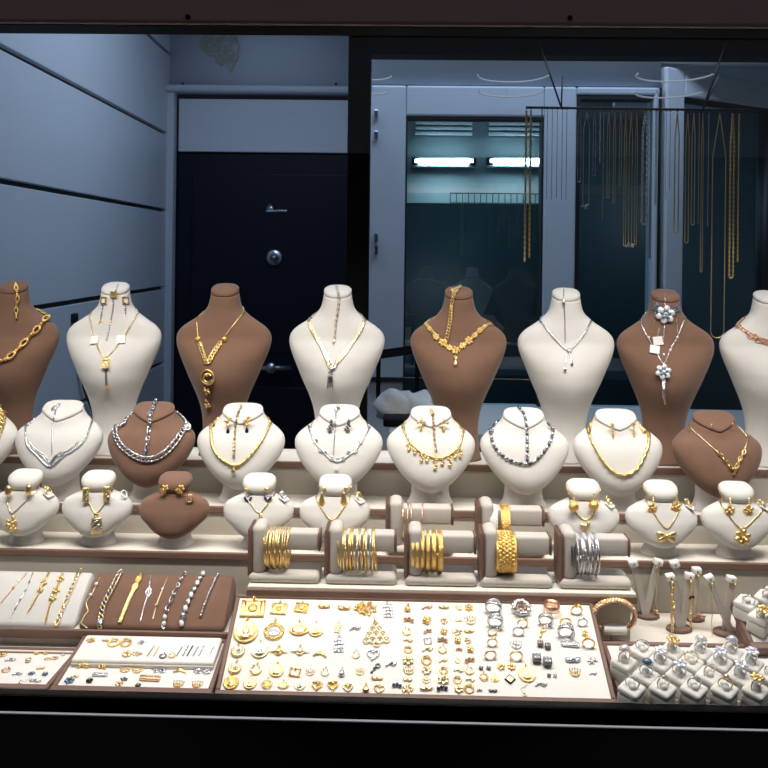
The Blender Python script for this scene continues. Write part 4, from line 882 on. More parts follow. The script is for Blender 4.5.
def bangle(kind, m, px, Y, z, Rr, label, group, wb=0.0012, tilt=0.0):
    x = xat(px, Y, z + 0.05)
    loc = Vector((x, Y, z + BTOP + 0.0012 - Rr + 0.0004)); key = (kind, m, round(Rr, 4), round(wb, 4))
    if key in BG:
        o = BG[key].copy(); COL.objects.link(o); o.location = loc; o['label'] = label; o['group'] = group
    else:
        mb = MB()
        if kind == 'thin':
            mb.add(torus(Rr, wb, 44, 8), RY(pi / 2))
            for i in range(22): mb.add(ball(wb * 1.12, 6, 4), RX(2 * pi * i / 22) @ T(0, 0, Rr))
        elif kind == 'twist':
            fr = [(RX(2 * pi * i / 90) @ Vector((0, 0, Rr))) for i in range(90)]
            for ph in (0, pi):
                mb.add(tube([RX(2 * pi * i / 110) @ Vector((wb * 0.6 * cos(i * 0.8 + ph), 0, Rr + wb * 0.6 * sin(i * 0.8 + ph))) for i in range(110)], wb * 0.75, 5, True))
        else:
            mb.add(lathe([(Rr - 0.001, -wb), (Rr, -wb * 0.97), (Rr + 0.0006, -wb * 0.8), (Rr - 0.0002, -wb * 0.7), (Rr + 0.0006, 0), (Rr - 0.0002, wb * 0.7), (Rr + 0.0006, wb * 0.8), (Rr, wb * 0.97), (Rr - 0.001, wb)], 48, True), RY(pi / 2))
            if wb > 0.003:
                for i in range(30):
                    for k in range(-2, 3): mb.add(ball(wb * 0.2, 6, 4), RX(2 * pi * (i + 0.5 * (k % 2)) / 30) @ T(k * wb * 0.3, 0, Rr + 0.0002) @ SC(1, 1, 0.6))
        o = obj('bangle', mb, M[m], at0=loc); BG[key] = o; tag(o, label, 'bangle', group)
    o.rotation_euler = (rng.uniform(-.4, .4), tilt, rng.uniform(-0.04, 0.04))
    return o
YB1, YB2 = 1.158, 1.228
names = ['first', 'second', 'third', 'fourth', 'fifth']
desc = ['thin gold bangles, nearest the brown cushions', 'many thin gold bangles', 'deep gold wide bangles', 'one wide engraved gold cuff', 'silver bangles, at the shelf end']
for i, px in enumerate((250, 325.5, 404, 478.5, 556)): bangle_stand(px, YB1, ZS, f'{names[i]} front bangle stand along the shelf, holding {desc[i]}')
bangle_stand(385.5, YB2, 1.058, 'rear bangle stand with thin rose gold bangles, behind the deep gold ones')
bangle_stand(475.5, YB2, 1.058, 'rear bangle stand with a white and a gold band, behind the wide cuff')
g = 'bangles on the stands'
for i in range(12): bangle('thin', 'gold', 267.5 + i * 1.95, YB1, ZS, 0.0255 + 0.0006 * (i % 3), f'{ordn(i)} thin gold bangle from the upright on the first front stand', g, 0.0011, R(3 * ((i * 7) % 3 - 1)))
for i in range(16): bangle('twist' if i % 4 == 3 else 'thin', 'silver' if i in (8, 13) else ('pale' if i % 5 == 2 else 'gold'), 340 + i * 2.35, YB1, ZS, 0.0262 + 0.0008 * (i % 3), f'{ordn(i)} thin {"silver" if i in (8, 13) else "gold"} bangle from the upright on the second front stand', g, 0.0011, R(4 * ((i * 5) % 3 - 1)))
for i, (px, wb) in enumerate(((412.5, .0022), (417, .0022), (422.5, .0024), (427.5, .0024), (433.5, .003), (439.5, .0034))): bangle('band', 'gold2', px, YB1, ZS, 0.0262 + 0.001 * (i % 2), f'{ordn(i)} deep gold band bangle from the upright on the third front stand', g, wb)
bangle('band', 'gold2', 504.5, YB1, ZS, 0.0268, 'wide engraved gold cuff hanging on the fourth front stand', g, 0.0145)
for i in range(2): bangle('thin', 'dark', 568.5 + 2.6 * i, YB1, ZS, 0.024, f'{ordn(i)} dark narrow bangle from the upright on the silver bangle stand', g, 0.0013)
for i in range(9): bangle('thin' if i % 3 else 'twist', 'silver', 575.5 + i * 2.35, YB1, ZS, 0.0262 + 0.0008 * (i % 3), f'{ordn(i)} silver bangle from the dark ones on the fifth front stand', g, 0.0013, R(4 * ((i * 5) % 3 - 1)))
for i, px in enumerate((402.5, 407, 410.5, 421.5)): bangle('thin', 'rose', px, YB2, 1.058, 0.0245, f'{ordn(i)} thin rose gold bangle from the upright on its rear stand', g, 0.0010, R(3 * (i % 2)))
bangle('band', 'pearl', 492.5, YB2, 1.058, 0.0235, 'white band bangle next to the upright on the rear stand', g, 0.006)
bangle('band', 'gold2', 504, YB2, 1.058, 0.0275, 'broad polished gold band on the rear stand beside the white band', g, 0.0068)

# ================================================================== trays
class Tray:
    def __init__(s, name, label, pxl, pxr, A, B, th=0.012, rim=0.0055, padm='pad', rimh=0.0025, group='jewellery trays'):
        """A, B: points on the pad at its front and back edges; PXL, PXR: the front corners of the rim"""
        s.A = A; sl = Vector((0, B.y - A.y, B.z - A.z)); s.len = sl.length; s.v = sl.normalized(); s.u = Vector((1, 0, 0)); s.n = s.u.cross(s.v)
        s.x0, s.x1 = xat(pxl, A.y, A.z), xat(pxr, A.y, A.z); w = s.x1 - s.x0; L = s.len
        s.o = Vector((s.x0, A.y, A.z)); s.F = frame(s.o, s.u, s.v, s.n); s.w = w
        s.t = thing(name, label, 'tray', s.o + s.n * -th, group)
        obj('pad', MB().add(rbox(rim * 0.8, w - rim * 0.8, 0, L, -0.004, 0, 0.0012), s.F, False), M[padm], s.t)
        for a, b, c, d in ((0, w, -rim * 1.75, 0), (0, w, L, L + rim), (0, rim, 0, L), (w - rim, w, 0, L)):
            obj('rim', MB().add(rbox(a, b, c, d, -th, rimh, 0.0014), s.F), M['edge'], s.t)
        obj('bottom_board', MB().add(box(0.001, w - 0.001, 0, L, -th, -0.004), s.F, False), M['edge'], s.t)
        # the wedge that props the tray up from the deck
        zd = lambda y: ZD0 + (ZD1 - ZD0) * (y - YD0) / (YD1 - YD0)
        a = s.F @ Vector((0, L * 0.25, -th)); b = s.F @ Vector((0, L * 0.95, -th))
        obj('prop', MB().add(prism([(a.y, zd(a.y)), (b.y, zd(b.y)), (b.y, max(zd(b.y) + .001, b.z)), (a.y, max(zd(a.y) + 0.0005, a.z))], s.x0 + 0.006, s.x1 - 0.006), Matrix(((0, 0, 1, 0), (1, 0, 0, 0), (0, 1, 0, 0), (0, 0, 0, 1))), False), M['edge'], s.t)
    def at(s, px, py, ang=0.0, lift=0.0):
        p = onplane(px, py, s.o + s.n * lift, s.n); return frame(p, s.u, s.v, s.n) @ RZ(ang)

# ---- small jewel shapes lying on a pad: each returns [(part, material, mesh)]
def J(kind, k, m, stone=None, sd=0):
    rg = random.Random(sd * 13 + 5); a = MB(); b = MB(); nm = 'body'; I = Matrix.Identity(4)
    def bail(y): a.add(torus(k * 0.10, k * 0.035, 10, 5), T(0, y, k * 0.08) @ RY(pi / 2 * 0.8))
    if kind == 'medal':
        o_disc(a, I, k); bail(k * 0.58); a.add(torus(k * 0.47, k * 0.045, 22, 6), T(0, 0, k * 0.07))
        b.add(ball(k * 0.17, 8, 5), T(0, k * 0.05, k * 0.1) @ SC(1, 1.3, 0.4)); b.add(ball(k * 0.2, 8, 5), T(0, -k * 0.2, k * 0.08) @ SC(1.2, 0.7, 0.4))
    elif kind == 'wreath':
        for i in range(22): a.add(ball(k * 0.07, 6, 4), RZ(2 * pi * i / 22) @ T(k * 0.43, 0, k * 0.06) @ RZ(0.5) @ SC(1.2, 0.8, 0.8))
        a.add(torus(k * 0.35, k * 0.03, 20, 5), T(0, 0, k * 0.06)); bail(k * 0.58)
        b.add(lathe([(k * 0.27, 0), (k * 0.27, k * 0.06), (k * 0.22, k * 0.08), (k * 0.02, k * 0.10)], 18), I)
    elif kind == 'oval':
        o_disc(a, SC(1, 0.7, 1), k); a.add(torus(k * 0.47, k * 0.05, 22, 6), SC(1, 0.7, 1) @ T(0, 0, k * 0.07)); bail(k * 0.45)
        for i in range(14): b.add(ball(k * 0.045, 6, 4), SC(1, 0.7, 1) @ RZ(2 * pi * i / 14) @ T(k * 0.33, 0, k * 0.1))
    elif kind == 'frame':
        a.add(rbox(-k / 2, k / 2, -k * 0.4, k * 0.4, 0, k * 0.05, k * 0.015, 1), I, False)
        for x in (-0.46, -0.36, -0.30, 0.30, 0.36, 0.46): a.add(rbox(k * x - k * 0.02, k * x + k * 0.02, -k * 0.38, k * 0.36, k * 0.05, k * 0.10, k * 0.01, 1), I)
        for y in (-0.38, 0.36): a.add(rbox(-k / 2, k / 2, k * y - k * 0.025, k * y + k * 0.025, k * 0.04, k * 0.11, k * 0.01, 1), I)
        bail(k * 0.46); b.add(lathe([(k * 0.2, 0), (k * 0.2, k * 0.1), (k * 0.13, k * 0.12), (k * 0.02, k * 0.14)], 16), T(0, 0, 0))
    elif kind == 'plaque':
        for r in range(4):
            for c in range(3): a.add(rbox(-k * 0.3 + c * k * 0.2, -k * 0.12 + c * k * 0.2, -k * 0.5 + r * k * 0.25, -k * 0.28 + r * k * 0.25, 0, k * rg.uniform(0.05, 0.11), k * 0.02, 1), I)
        bail(k * 0.6)
    elif kind == 'crescent':
        a.add(torus(k * 0.38, k * 0.11, 22, 6, R(-230), R(50), lambda t: 0.25 + sin(pi * t)), T(0, 0, k * 0.1) @ SC(1, 1, 0.6)); bail(k * 0.5); o_flower(b, T(k * 0.05, 0, 0), k * 0.35, 5)
    elif kind == 'winged':
        a.add(ball(k * 0.16, 10, 6), T(0, 0, k * 0.1) @ SC(1, 1.2, 0.7)); bail(k * 0.3); a.add(torus(k * 0.18, k * 0.04, 14, 5), T(0, -k * 0.02, k * 0.06))
        for sg in (-1, 1): a.add(tube([(sg * k * 0.14, 0, k * 0.08), (sg * k * 0.34, -k * 0.03, k * 0.07), (sg * k * 0.55, -k * 0.02, k * 0.06)], [k * 0.06, k * 0.045, k * 0.012], 6))
    elif kind == 'arrow':
        for r in range(3): a.add(tube([(-k * (0.5 - 0.13 * r), -k * 0.15 + k * 0.1 * r, k * 0.06), (0, k * 0.10 + k * 0.1 * r, k * 0.08), (k * (0.5 - 0.13 * r), -k * 0.15 + k * 0.1 * r, k * 0.06)], k * 0.055, 6))
    elif kind == 'square':
        for q in ((-.4, -.4, -.4, .3), (-.4, -.4, .4, -.4), (.4, -.4, .4, .3)): a.add(rod((q[0] * k, q[1] * k, k * .07), (q[2] * k, q[3] * k, k * .07), k * 0.07, 6))
        bail(k * 0.2); a.add(rod((-k * .4, k * .3, k * .07), (k * .4, k * .3, k * .07), k * 0.035, 6))
    elif kind == 'horseshoe':
        a.add(torus(k * 0.36, k * 0.07, 20, 6, R(120), R(420)), T(0, 0, k * 0.07)); bail(k * 0.5)
    elif kind == 'heart':
        P = [Vector((x, y, k * 0.08)) for x, y in o_heart(26, k)]; a.add(tube(P, k * 0.07, 6, True)); bail(k * 0.35)
    elif kind == 'fullheart':
        a.add(prism(o_heart(22, k), 0, k * 0.12), I); a.add(tube([Vector((x, y, k * 0.12)) for x, y in o_heart(22, k * 0.95)], k * 0.04, 5, True)); bail(k * 0.4)
    elif kind == 'drop': o_drop(a, T(0, -k * 0.08, 0), k * 0.75, k); bail(k * 0.5)
    elif kind == 'nugget': o_cluster(a, I, k * 1.2, k * 0.75, 46, k * 0.085, rg)
    elif kind == 'cluster': o_cluster(a, I, k, k * 0.85, 18, k * 0.11, rg)
    elif kind == 'filigree':
        for (x, y, r) in ((0, .42, .13), (-.13, .2, .13), (.13, .2, .13), (-.27, -.05, .14), (0, -.02, .15), (.27, -.05, .14), (-.4, -.3, .13), (-.14, -.3, .15), (.14, -.3, .15), (.4, -.3, .13), (0, -.48, .12)):
            a.add(torus(k * r, k * 0.028, 14, 5), T(k * x, k * y, k * 0.05)); a.add(ball(k * 0.05, 6, 4), T(k * x, k * y, k * 0.07))
        bail(k * 0.6)
    elif kind == 'key': a.add(rod((-k * .3, -k * .45, k * .06), (k * .1, k * .15, k * .06), k * .055, 6)); a.add(torus(k * .18, k * .06, 12, 6), T(k * .2, k * .3, k * .07)); a.add(box(-k * .32, -k * .12, -k * .42, -k * .34, k * .02, k * .1), I).add(ball(k * .14, 8, 5), T(-k * .05, 0, k * .1))
    elif kind == 'bow':
        for sg in (-1, 1): a.add(ball(0.5, 10, 6), T(sg * k * 0.27, k * .04, k * 0.1) @ RZ(sg * 0.35) @ SC(k * 0.5, k * 0.32, k * 0.2))
        a.add(ball(k * 0.11, 8, 5), T(0, 0, k * 0.16))
    elif kind == 'crown':
        a.add(torus(k * 0.4, k * 0.06, 16, 6, R(180), R(360)), T(0, k * .05, k * .08))
        for i in range(5): x = -.4 + .2 * i; a.add(tube([(x * k, -k * .1 + abs(x) * k * .3, k * .08), (x * k * 1.15, k * (.38 - abs(x) * .3), k * .1)], [k * .07, k * .025], 6)); b.add(ball(k * .06, 6, 4), T(x * k * 1.15, k * (.42 - abs(x) * .3), k * .1))
    elif kind == 'flower': o_flower(a, I, k, 6, b)
    elif kind == 'stud':
        for i in range(4): a.add(ball(k * .23, 8, 5), T(k * .22 * cos(i * pi / 2 + .5), k * .22 * sin(i * pi / 2 + .5), k * .16))
        b.add(ball(k * .16, 8, 5), T(0, 0, k * .32))
    elif kind == 'hoop': a.add(torus(k * .4, k * .1, 18, 7), T(0, 0, k * .1) @ RX(0.25))
    elif kind == 'ring':      # a finger ring leaning in its slot, the ornament at its top
        Mx = T(0, -k * .12, k * .30) @ RX(R(80)); a.add(torus(k * .44, k * .075, 24, 7), Mx); o_cluster(b, Mx @ T(0, k * .44, 0) @ RX(-pi / 2), k * .5, k * .3, 9, k * .09, rg)
    elif kind == 'plain': a.add(torus(k * .45, k * .085, 26, 7), T(0, -k * .12, k * .30) @ RX(R(80)))
    elif kind == 'double':
        for dy, an in ((k * .06, 66), (-k * .10, 84)): a.add(torus(k * .45, k * .075, 26, 7), T(0, dy - k * .12, k * .34) @ RX(R(an)) @ RY(R(dy / k * 120)))
        for i in range(9): b.add(ball(k * .06, 6, 4), T(0, -k * .06, k * .34) @ RX(R(66)) @ RZ(pi * (i + .5) / 9) @ T(k * .45, 0, k * .07))
    elif kind == 'wide': a.add(lathe([(k * .40, -k * .2), (k * .47, -k * .2), (k * .49, 0), (k * .47, k * .2), (k * .40, k * .2)], 26, True), T(0, -k * .1, k * .3) @ RX(R(-22))); a.add(torus(k * .44, k * .04, 24, 5), T(0, -k * .1, k * .3) @ RX(R(-22)) @ T(0, 0, k * .2))
    elif kind == 'spikes':
        a.add(torus(k * .34, k * .1, 20, 6), T(0, 0, k * .2) @ RX(.3))
        for i in range(11): a.add(ball(k * .12, 6, 4), T(0, 0, k * .24) @ RZ(2 * pi * i / 11) @ T(k * .4, 0, 0) @ SC(1.3, .8, .8))
        for i in range(7): b.add(ball(k * .08, 6, 4), T(0, 0, k * .3) @ RZ(2 * pi * i / 7) @ T(k * .24, 0, 0))
    elif kind == 'cubes':
        for dx, dy in ((-.28, .1), (.26, -.1)):
            a.add(rbox(k * dx - k * .22, k * dx + k * .22, k * dy - k * .2, k * dy + k * .2, 0, k * .34, k * .05, 2), I, False)
            for i in range(4): b.add(ball(k * .07, 6, 4), T(k * dx + k * .1 * (1 if i % 2 else -1), k * dy + k * .1 * (1 if i > 1 else -1), k * .34))
    elif kind == 'band_stones':
        a.add(rbox(-k * .5, k * .5, -k * .14, k * .14, 0, k * .16, k * .05, 2), I)
        for i in range(8): b.add(ball(k * .06, 6, 4), T(-k * .42 + i * k * .12, 0, k * .16))
    elif kind == 'lozenge': a.add(prism([(-k * .5, 0), (-k * .05, -k * .5), (k * .5, -k * .05), (k * .05, k * .45)], 0, k * .07), I, False); b.add(prism([(-k * .32, 0), (-k * .03, -k * .33), (k * .32, -k * .03), (k * .03, k * .3)], k * .07, k * .13), I, False)
    elif kind == 'tag_chain': a.add(tube(spline([(k * .35, k * .5, k * .05), (0, k * .1, k * .05), (-k * .3, -k * .05, k * .05), (-k * .1, -k * .4, k * .05)], k * .05), k * .03, 5)); a.add(torus(k * .12, k * .04, 12, 5), T(-k * .1, -k * .5, k * .05))
    elif kind == 'curl': a.add(tube(spline([(-k * .45, -k * .1, k * .08), (-k * .1, k * .12, k * .1), (k * .2, -k * .06, k * .1), (k * .45, k * .15, k * .08)], k * .06), k * .09, 6)); b.add(ball(k * .12, 8, 5), T(k * .1, k * .05, k * .15))
    elif kind == 'trio':
        for i in range(3): a.add(ball(k * .17, 8, 5), T((i - 1) * k * .3, (i % 2) * k * .1, k * .15)); b.add(ball(k * .07, 6, 4), T((i - 1) * k * .3, (i % 2) * k * .1, k * .3))
    elif kind == 'strip':
        for i in range(16): a.add(rbox(-k * .045, k * .045, -k * .5 + i * k / 16, -k * .455 + i * k / 16, 0, k * .05, k * .01, 1), T(0, 0, 0) )
        a.add(rod((0, -k * .5, k * .02), (0, k * .5, k * .02), k * .02, 5))
    return [(n, mm, mb) for n, mm, mb in (('body', m, a), ('stone' if stone in ('gem', 'lilac', 'blue', 'black', 'pearl') else 'ornament', stone or m, b)) if mb.v]
def jewel(nm, cat, Fm, kind, kpx, m, stone, label, group, sd=0):
    d = (Fm.translation - CAM).dot(FWD); k = kpx * d / F
    parts = J(kind, k, m, stone, sd)
    p = Fm.translation
    if len(parts) == 1:
        mb = MB(); mb.add((parts[0][2].v, parts[0][2].f), Fm); mb.sm = parts[0][2].sm
        return tag(obj(nm, mb, M[parts[0][1]], off=p), label, cat, group)
    t = thing(nm, label, cat, p, group)
    for n, mm, b in parts:
        mb = MB(); mb.add((b.v, b.f), Fm); mb.sm = b.sm; obj(n, mb, M[mm], t)
    return t

BIG = Tray('jewellery_tray', 'large slanted white tray full of pendants and rings in front of the bangle shelf', 215.5, 616, at(415, 695, 1.0), at(415, 601.5, 1.122))
def row(tray, nm, cat, items, where, group):
    """items: (px, py, size px, kind, metal, stone, words)"""
    for i, (px, py, k, kind, m, st_, wd) in enumerate(items):
        jewel(nm, cat, tray.at(px, py, rng.uniform(-.12, .12), 0.0003), kind, k, m, st_, f'{wd}, {ordn(i)} {where}', group, int(px * 7 + py))
gp = 'pendants on the large tray'
W = 'counting from the brown cushions'
row(BIG, 'pendant', 'pendant', [(253, 609, 24, 'frame', 'gold', 'gold2', 'large gold rectangular medallion with columns'), (279, 609, 16, 'frame', 'gold', 'gold2', 'gold rectangular medallion'), (301.5, 608, 13.5, 'frame', 'gold2', 'rose', 'small gold rectangular medallion'),
    (324, 607.5, 12, 'bow', 'gold', None, 'small gold bow pendant'), (344, 609, 13, 'bow', 'gold', None, 'gold knot pendant'), (366, 609, 19, 'nugget', 'gold2', None, 'big deep gold nugget pendant'), (388, 611, 16, 'plaque', 'silver', None, 'silver linked-square pendant')], 'in the back row of pendants', gp)
row(BIG, 'pendant', 'pendant', [(246, 633, 24, 'medal', 'gold', 'pale', 'big round gold coin pendant'), (274, 632, 21, 'wreath', 'gold', 'gem', 'gold wreath pendant with white centre'), (299, 630, 19, 'oval', 'gold', 'gold2', 'oval gold medallion'), (316, 630.5, 15, 'medal', 'pale', 'gold', 'round gold pendant with plain face'),
    (338, 628, 11, 'plaque', 'pale', None, 'narrow gold plaque pendant'), (355, 629, 12, 'curl', 'silver', 'gem', 'silver twist pendant'), (376, 634, 25, 'filigree', 'pale', None, 'large gold filigree triangle pendant')], 'in the second row of pendants', gp)
row(BIG, 'pendant', 'pendant', [(238, 651, 15, 'crescent', 'gold', 'silver', 'gold crescent pendant'), (260, 651, 17, 'medal', 'pale', 'silver', 'round two-tone coin pendant'), (278.5, 652, 18, 'winged', 'gold', None, 'gold winged pendant'), (300, 652, 18, 'winged', 'pale', None, 'pale gold winged pendant'),
    (320, 655, 14, 'arrow', 'gold', None, 'gold chevron pendant'), (339, 645, 17, 'plaque', 'silver', None, 'silver square link pendant'), (356, 655, 10, 'horseshoe', 'rose', 'gem', 'small horseshoe pendant'), (373, 655, 12, 'heart', 'silver', None, 'open silver heart pendant')], 'in the third row of pendants', gp)
row(BIG, 'pendant', 'pendant', [(235, 668, 14, 'crescent', 'gold', 'gold2', 'gold crescent pendant with star'), (256, 670, 14, 'horseshoe', 'gold', None, 'gold horseshoe pendant'), (276.5, 671, 14, 'medal', 'gold', 'pale', 'round gold medal pendant'), (295, 672, 12, 'square', 'gold2', None, 'open gold square pendant'),
    (310, 672.5, 9, 'crown', 'rose', 'gem', 'tiny crown pendant'), (325, 672.5, 10, 'horseshoe', 'pale', None, 'small pale gold open pendant'), (342, 672.5, 9, 'drop', 'silver', None, 'silver drop pendant'), (360, 672, 9, 'crown', 'gold', 'gold2', 'gold crown pendant'), (375, 669, 12, 'key', 'dark', None, 'dark key pendant'), (391, 665, 12, 'curl', 'silver', 'dark', 'silver ribbon pendant')], 'in the fourth row of pendants', gp)
row(BIG, 'pendant', 'pendant', [(231, 683, 15, 'medal', 'gold2', 'gold', 'round deep gold coin pendant'), (250, 683.5, 13, 'medal', 'gold', 'pale', 'round gold coin pendant'), (267, 684.5, 11, 'wreath', 'gold', 'gold2', 'small gold wreath pendant'), (283, 685.5, 11, 'oval', 'gold', 'gold', 'small oval gold pendant'),
    (300, 685, 11, 'medal', 'pale', 'silver', 'small pale coin pendant'), (317, 686, 11, 'fullheart', 'gold', None, 'gold heart pendant'), (333, 686, 11, 'fullheart', 'gold2', None, 'deep gold heart pendant'), (348, 688, 10, 'fullheart', 'pale', None, 'pale gold heart pendant'), (366, 688.5, 10, 'drop', 'gold', None, 'gold drop pendant'),
    (377, 679, 12, 'bow', 'gold', None, 'gold bow pendant'), (379, 689.5, 10, 'heart', 'gold2', None, 'open gold heart pendant'), (397, 686.5, 11, 'trio', 'blue', 'black', 'dark blue stone pendant')], 'in the front row of pendants', gp)
kinds = ['stud', 'bow', 'flower', 'curl', 'trio', 'cluster', 'crown', 'hoop', 'horseshoe']
mets = ['gold', 'pale', 'gold', 'pale', 'gold2', 'rose', 'gold', 'pale']
kw = {'stud': 'clover stud', 'bow': 'bow stud', 'flower': 'flower stud', 'curl': 'ribbon earring', 'trio': 'triple-bead earring', 'cluster': 'cluster stud', 'crown': 'crown stud', 'hoop': 'little hoop', 'horseshoe': 'horseshoe stud'}
special = {(0, 0): ('drop', 'gold2', 'black', 'dark-tipped gold drop'), (0, 1): ('curl', 'rose', 'gem', 'rose gold ribbon earring'), (2, 1): ('trio', 'rose', 'gold', 'wide rose gold bead earring'), (8, 2): ('trio', 'dark', 'lilac', 'dark lilac earring'), (3, 1): ('square', 'silver', None, 'tiny silver square earring')}
for c, x in enumerate((408, 427, 443, 458, 469.5)):
    for r_, y in enumerate((608, 621, 632, 641, 650, 661, 671, 680.5, 689.5)):
        i = (c * 5 + r_ * 4) % 9; kind = kinds[i]; m = mets[(c * 3 + r_ * 5) % 8]; st_ = ('gem', 'gold2', None, 'gold')[(c + r_) % 4]; wd = ('rose gold ' if m == 'rose' else 'pale gold ' if m == 'pale' else 'small gold ') + kw[kind]
        if (r_, c) in special: kind, m, st_, wd = special[r_, c]
        k = 8.6 + ((c * 7 + r_ * 3) % 4) - (2 if c == 3 else 0) + (2 if r_ == 8 else 0)
        jewel('earring', 'earring', BIG.at(x + rng.uniform(-1, 1) + (y - 650) * -0.02 * (c - 2) * 0, y, rng.uniform(-.3, .3), 0.0003), kind, k, m, st_,
              f'{wd}, {ordn(r_)} from the back in the {ordn(c)} small-earring column', 'small earrings in columns on the large tray', c * 10 + r_)
gr = 'rings on the large tray'
W2 = 'from the small-earring columns'
def rrow(items, where): row(BIG, 'finger_ring', 'ring', items, where, gr)
rrow([(493, 610, 17, 'double', 'silver', 'gem', 'big double silver ring'), (521, 610, 20, 'spikes', 'silver', 'rose', 'chunky silver ring with spiky petals'), (551, 609, 17, 'wide', 'rose', None, 'wide rose gold ring'), (576, 612, 12, 'ring', 'gold', 'gold2', 'thin gold ring')], 'in the back row of rings')
rrow([(495, 624, 16, 'double', 'silver', 'gem', 'silver crossover ring'), (522, 625, 11.5, 'plain', 'gold', None, 'plain gold ring'), (545, 622, 15, 'double', 'silver', 'gem', 'silver double ring'), (565, 624, 11.5, 'plain', 'gold', None, 'plain gold band'), (582, 624, 10.5, 'ring', 'silver', 'gem', 'small silver ring')], 'in the second row of rings')
rrow([(492, 633, 10, 'ring', 'gold', 'dark', 'gold and dark ring'), (518, 633, 12, 'ring', 'silver', 'gem', 'silver ring with raised crown'), (542, 633, 12, 'key', 'gold', None, 'gold arrow ring'), (565, 634, 17, 'double', 'silver', 'gem', 'open silver spiral ring'), (585, 634, 8, 'stud', 'gold', 'gold2', 'tiny gold ring')], 'in the third row of rings')
rrow([(492, 644, 11, 'ring', 'rose', 'gold', 'rose gold ring'), (516, 645, 12, 'crown', 'silver', 'gem', 'silver tiara ring'), (544, 646, 13, 'cubes', 'dark', 'gold', 'two-tone block ring'), (570, 645, 18, 'band_stones', 'silver', 'gem', 'wide silver band of stones'), (588, 645, 13, 'ring', 'gold', 'gold2', 'bright gold ring')], 'in the fourth row of rings')
rrow([(490, 656.5, 12, 'plain', 'rose', None, 'thin rose gold band'), (516, 657.5, 13, 'plain', 'pale', None, 'thin pale gold band'), (542, 662, 19, 'cubes', 'dark', 'gem', 'pair of dark stone-set cubes'), (573, 661, 16, 'bow', 'silver', 'gem', 'silver bow'), (592, 661, 10, 'cluster', 'silver', None, 'silver cluster')], 'in the fifth row of rings')
row(BIG, 'earring', 'earring', [(481, 668.5, 5.5, 'stud', 'dark', 'gem', 'tiny dark stud'), (488.5, 668.5, 5.5, 'stud', 'dark', 'gem', 'tiny dark clover stud'), (501, 667, 8, 'flower', 'gold', 'gold2', 'gold flower stud'), (511.5, 667, 8.5, 'flower', 'gold', 'gold2', 'gold petal stud'), (575, 673, 11, 'crown', 'gold2', 'black', 'gold crown-shaped piece'), (593, 674, 8, 'curl', 'silver', 'gem', 'small silver swirl')], 'in the row under the rings', 'loose earrings at the front of the large tray')
row(BIG, 'pendant', 'pendant', [(484, 677.5, 9.5, 'wreath', 'gold', 'rose', 'round rose-centred pendant'), (495, 678.5, 8, 'medal', 'gold', 'gold2', 'small round gold pendant'), (510, 679.5, 11.5, 'lozenge', 'black', 'gold', 'black-framed gold lozenge pendant'), (527, 675, 16.5, 'medal', 'gold', 'pale', 'large bright gold disc pendant'), (549, 676, 5, 'stud', 'dark', 'black', 'tiny dark charm'), (555, 676, 5, 'stud', 'silver', 'gem', 'tiny silver charm')], 'in the front ring-side row', 'charms at the front of the large tray')
row(BIG, 'pendant', 'pendant', [(479.5, 691, 6, 'trio', 'silver', 'blue', 'tiny silver-blue charm'), (493, 691.5, 9, 'bow', 'dark', None, 'dark bow charm'), (525, 688, 14, 'tag_chain', 'pale', None, 'thin gold chain with ring charm'), (541, 685, 13, 'curl', 'silver', 'pearl', 'slender silver charm')], 'along the front edge by the rings', 'charms at the front of the large tray')

# ---- front trays at the panelled wall side
L1 = Tray('jewellery_tray', 'small white tray at the window corner with scattered earrings', -50, 50.5, at(30, 685.5, 1.0), at(30, 650.5, 1.092), 0.012, 0.006)
L2 = Tray('jewellery_tray', 'white tray with raised pad and earrings beside the large tray', 52, 213, at(130, 688, 1.0), at(130, 641, 1.092), 0.012, 0.006)
row(L1, 'earring', 'earring', [(2, 655.5, 9, 'flower', 'gold', 'gold2', 'gold flower earring'), (10, 661, 11, 'curl', 'silver', 'dark', 'silver and dark earring'), (29, 661, 8, 'drop', 'pale', None, 'pale gold drop earring'), (36.5, 654, 6, 'stud', 'gold', 'gold', 'gold stud'), (46, 654, 6, 'stud', 'gold', 'gold', 'gold ball stud'), (47.5, 659.5, 6.5, 'cluster', 'gold', None, 'gold cluster stud'), (55, 658.5, 7, 'flower', 'rose', 'gold', 'rose gold flower stud'), (63, 655.5, 4.5, 'stud', 'silver', 'gem', 'tiny silver stud')], 'in the back half of the corner tray', 'earrings in the corner tray')
row(L1, 'earring', 'earring', [(6, 671, 9, 'hoop', 'rose', None, 'rose gold hoop'), (17, 675, 10, 'curl', 'silver', 'blue', 'silver curl earring'), (31.5, 674, 7, 'flower', 'blue', 'silver', 'blue-grey flower earring'), (40.5, 669, 9, 'bow', 'gold', None, 'gold leaf earring'), (45, 675, 7, 'stud', 'blue', 'gem', 'blue stone stud'), (24, 681.5, 13, 'tag_chain', 'silver', None, 'loose silver chain'), (35, 682, 12, 'curl', 'silver', 'gem', 'silver hook earring')], 'in the front half of the corner tray', 'earrings in the corner tray')
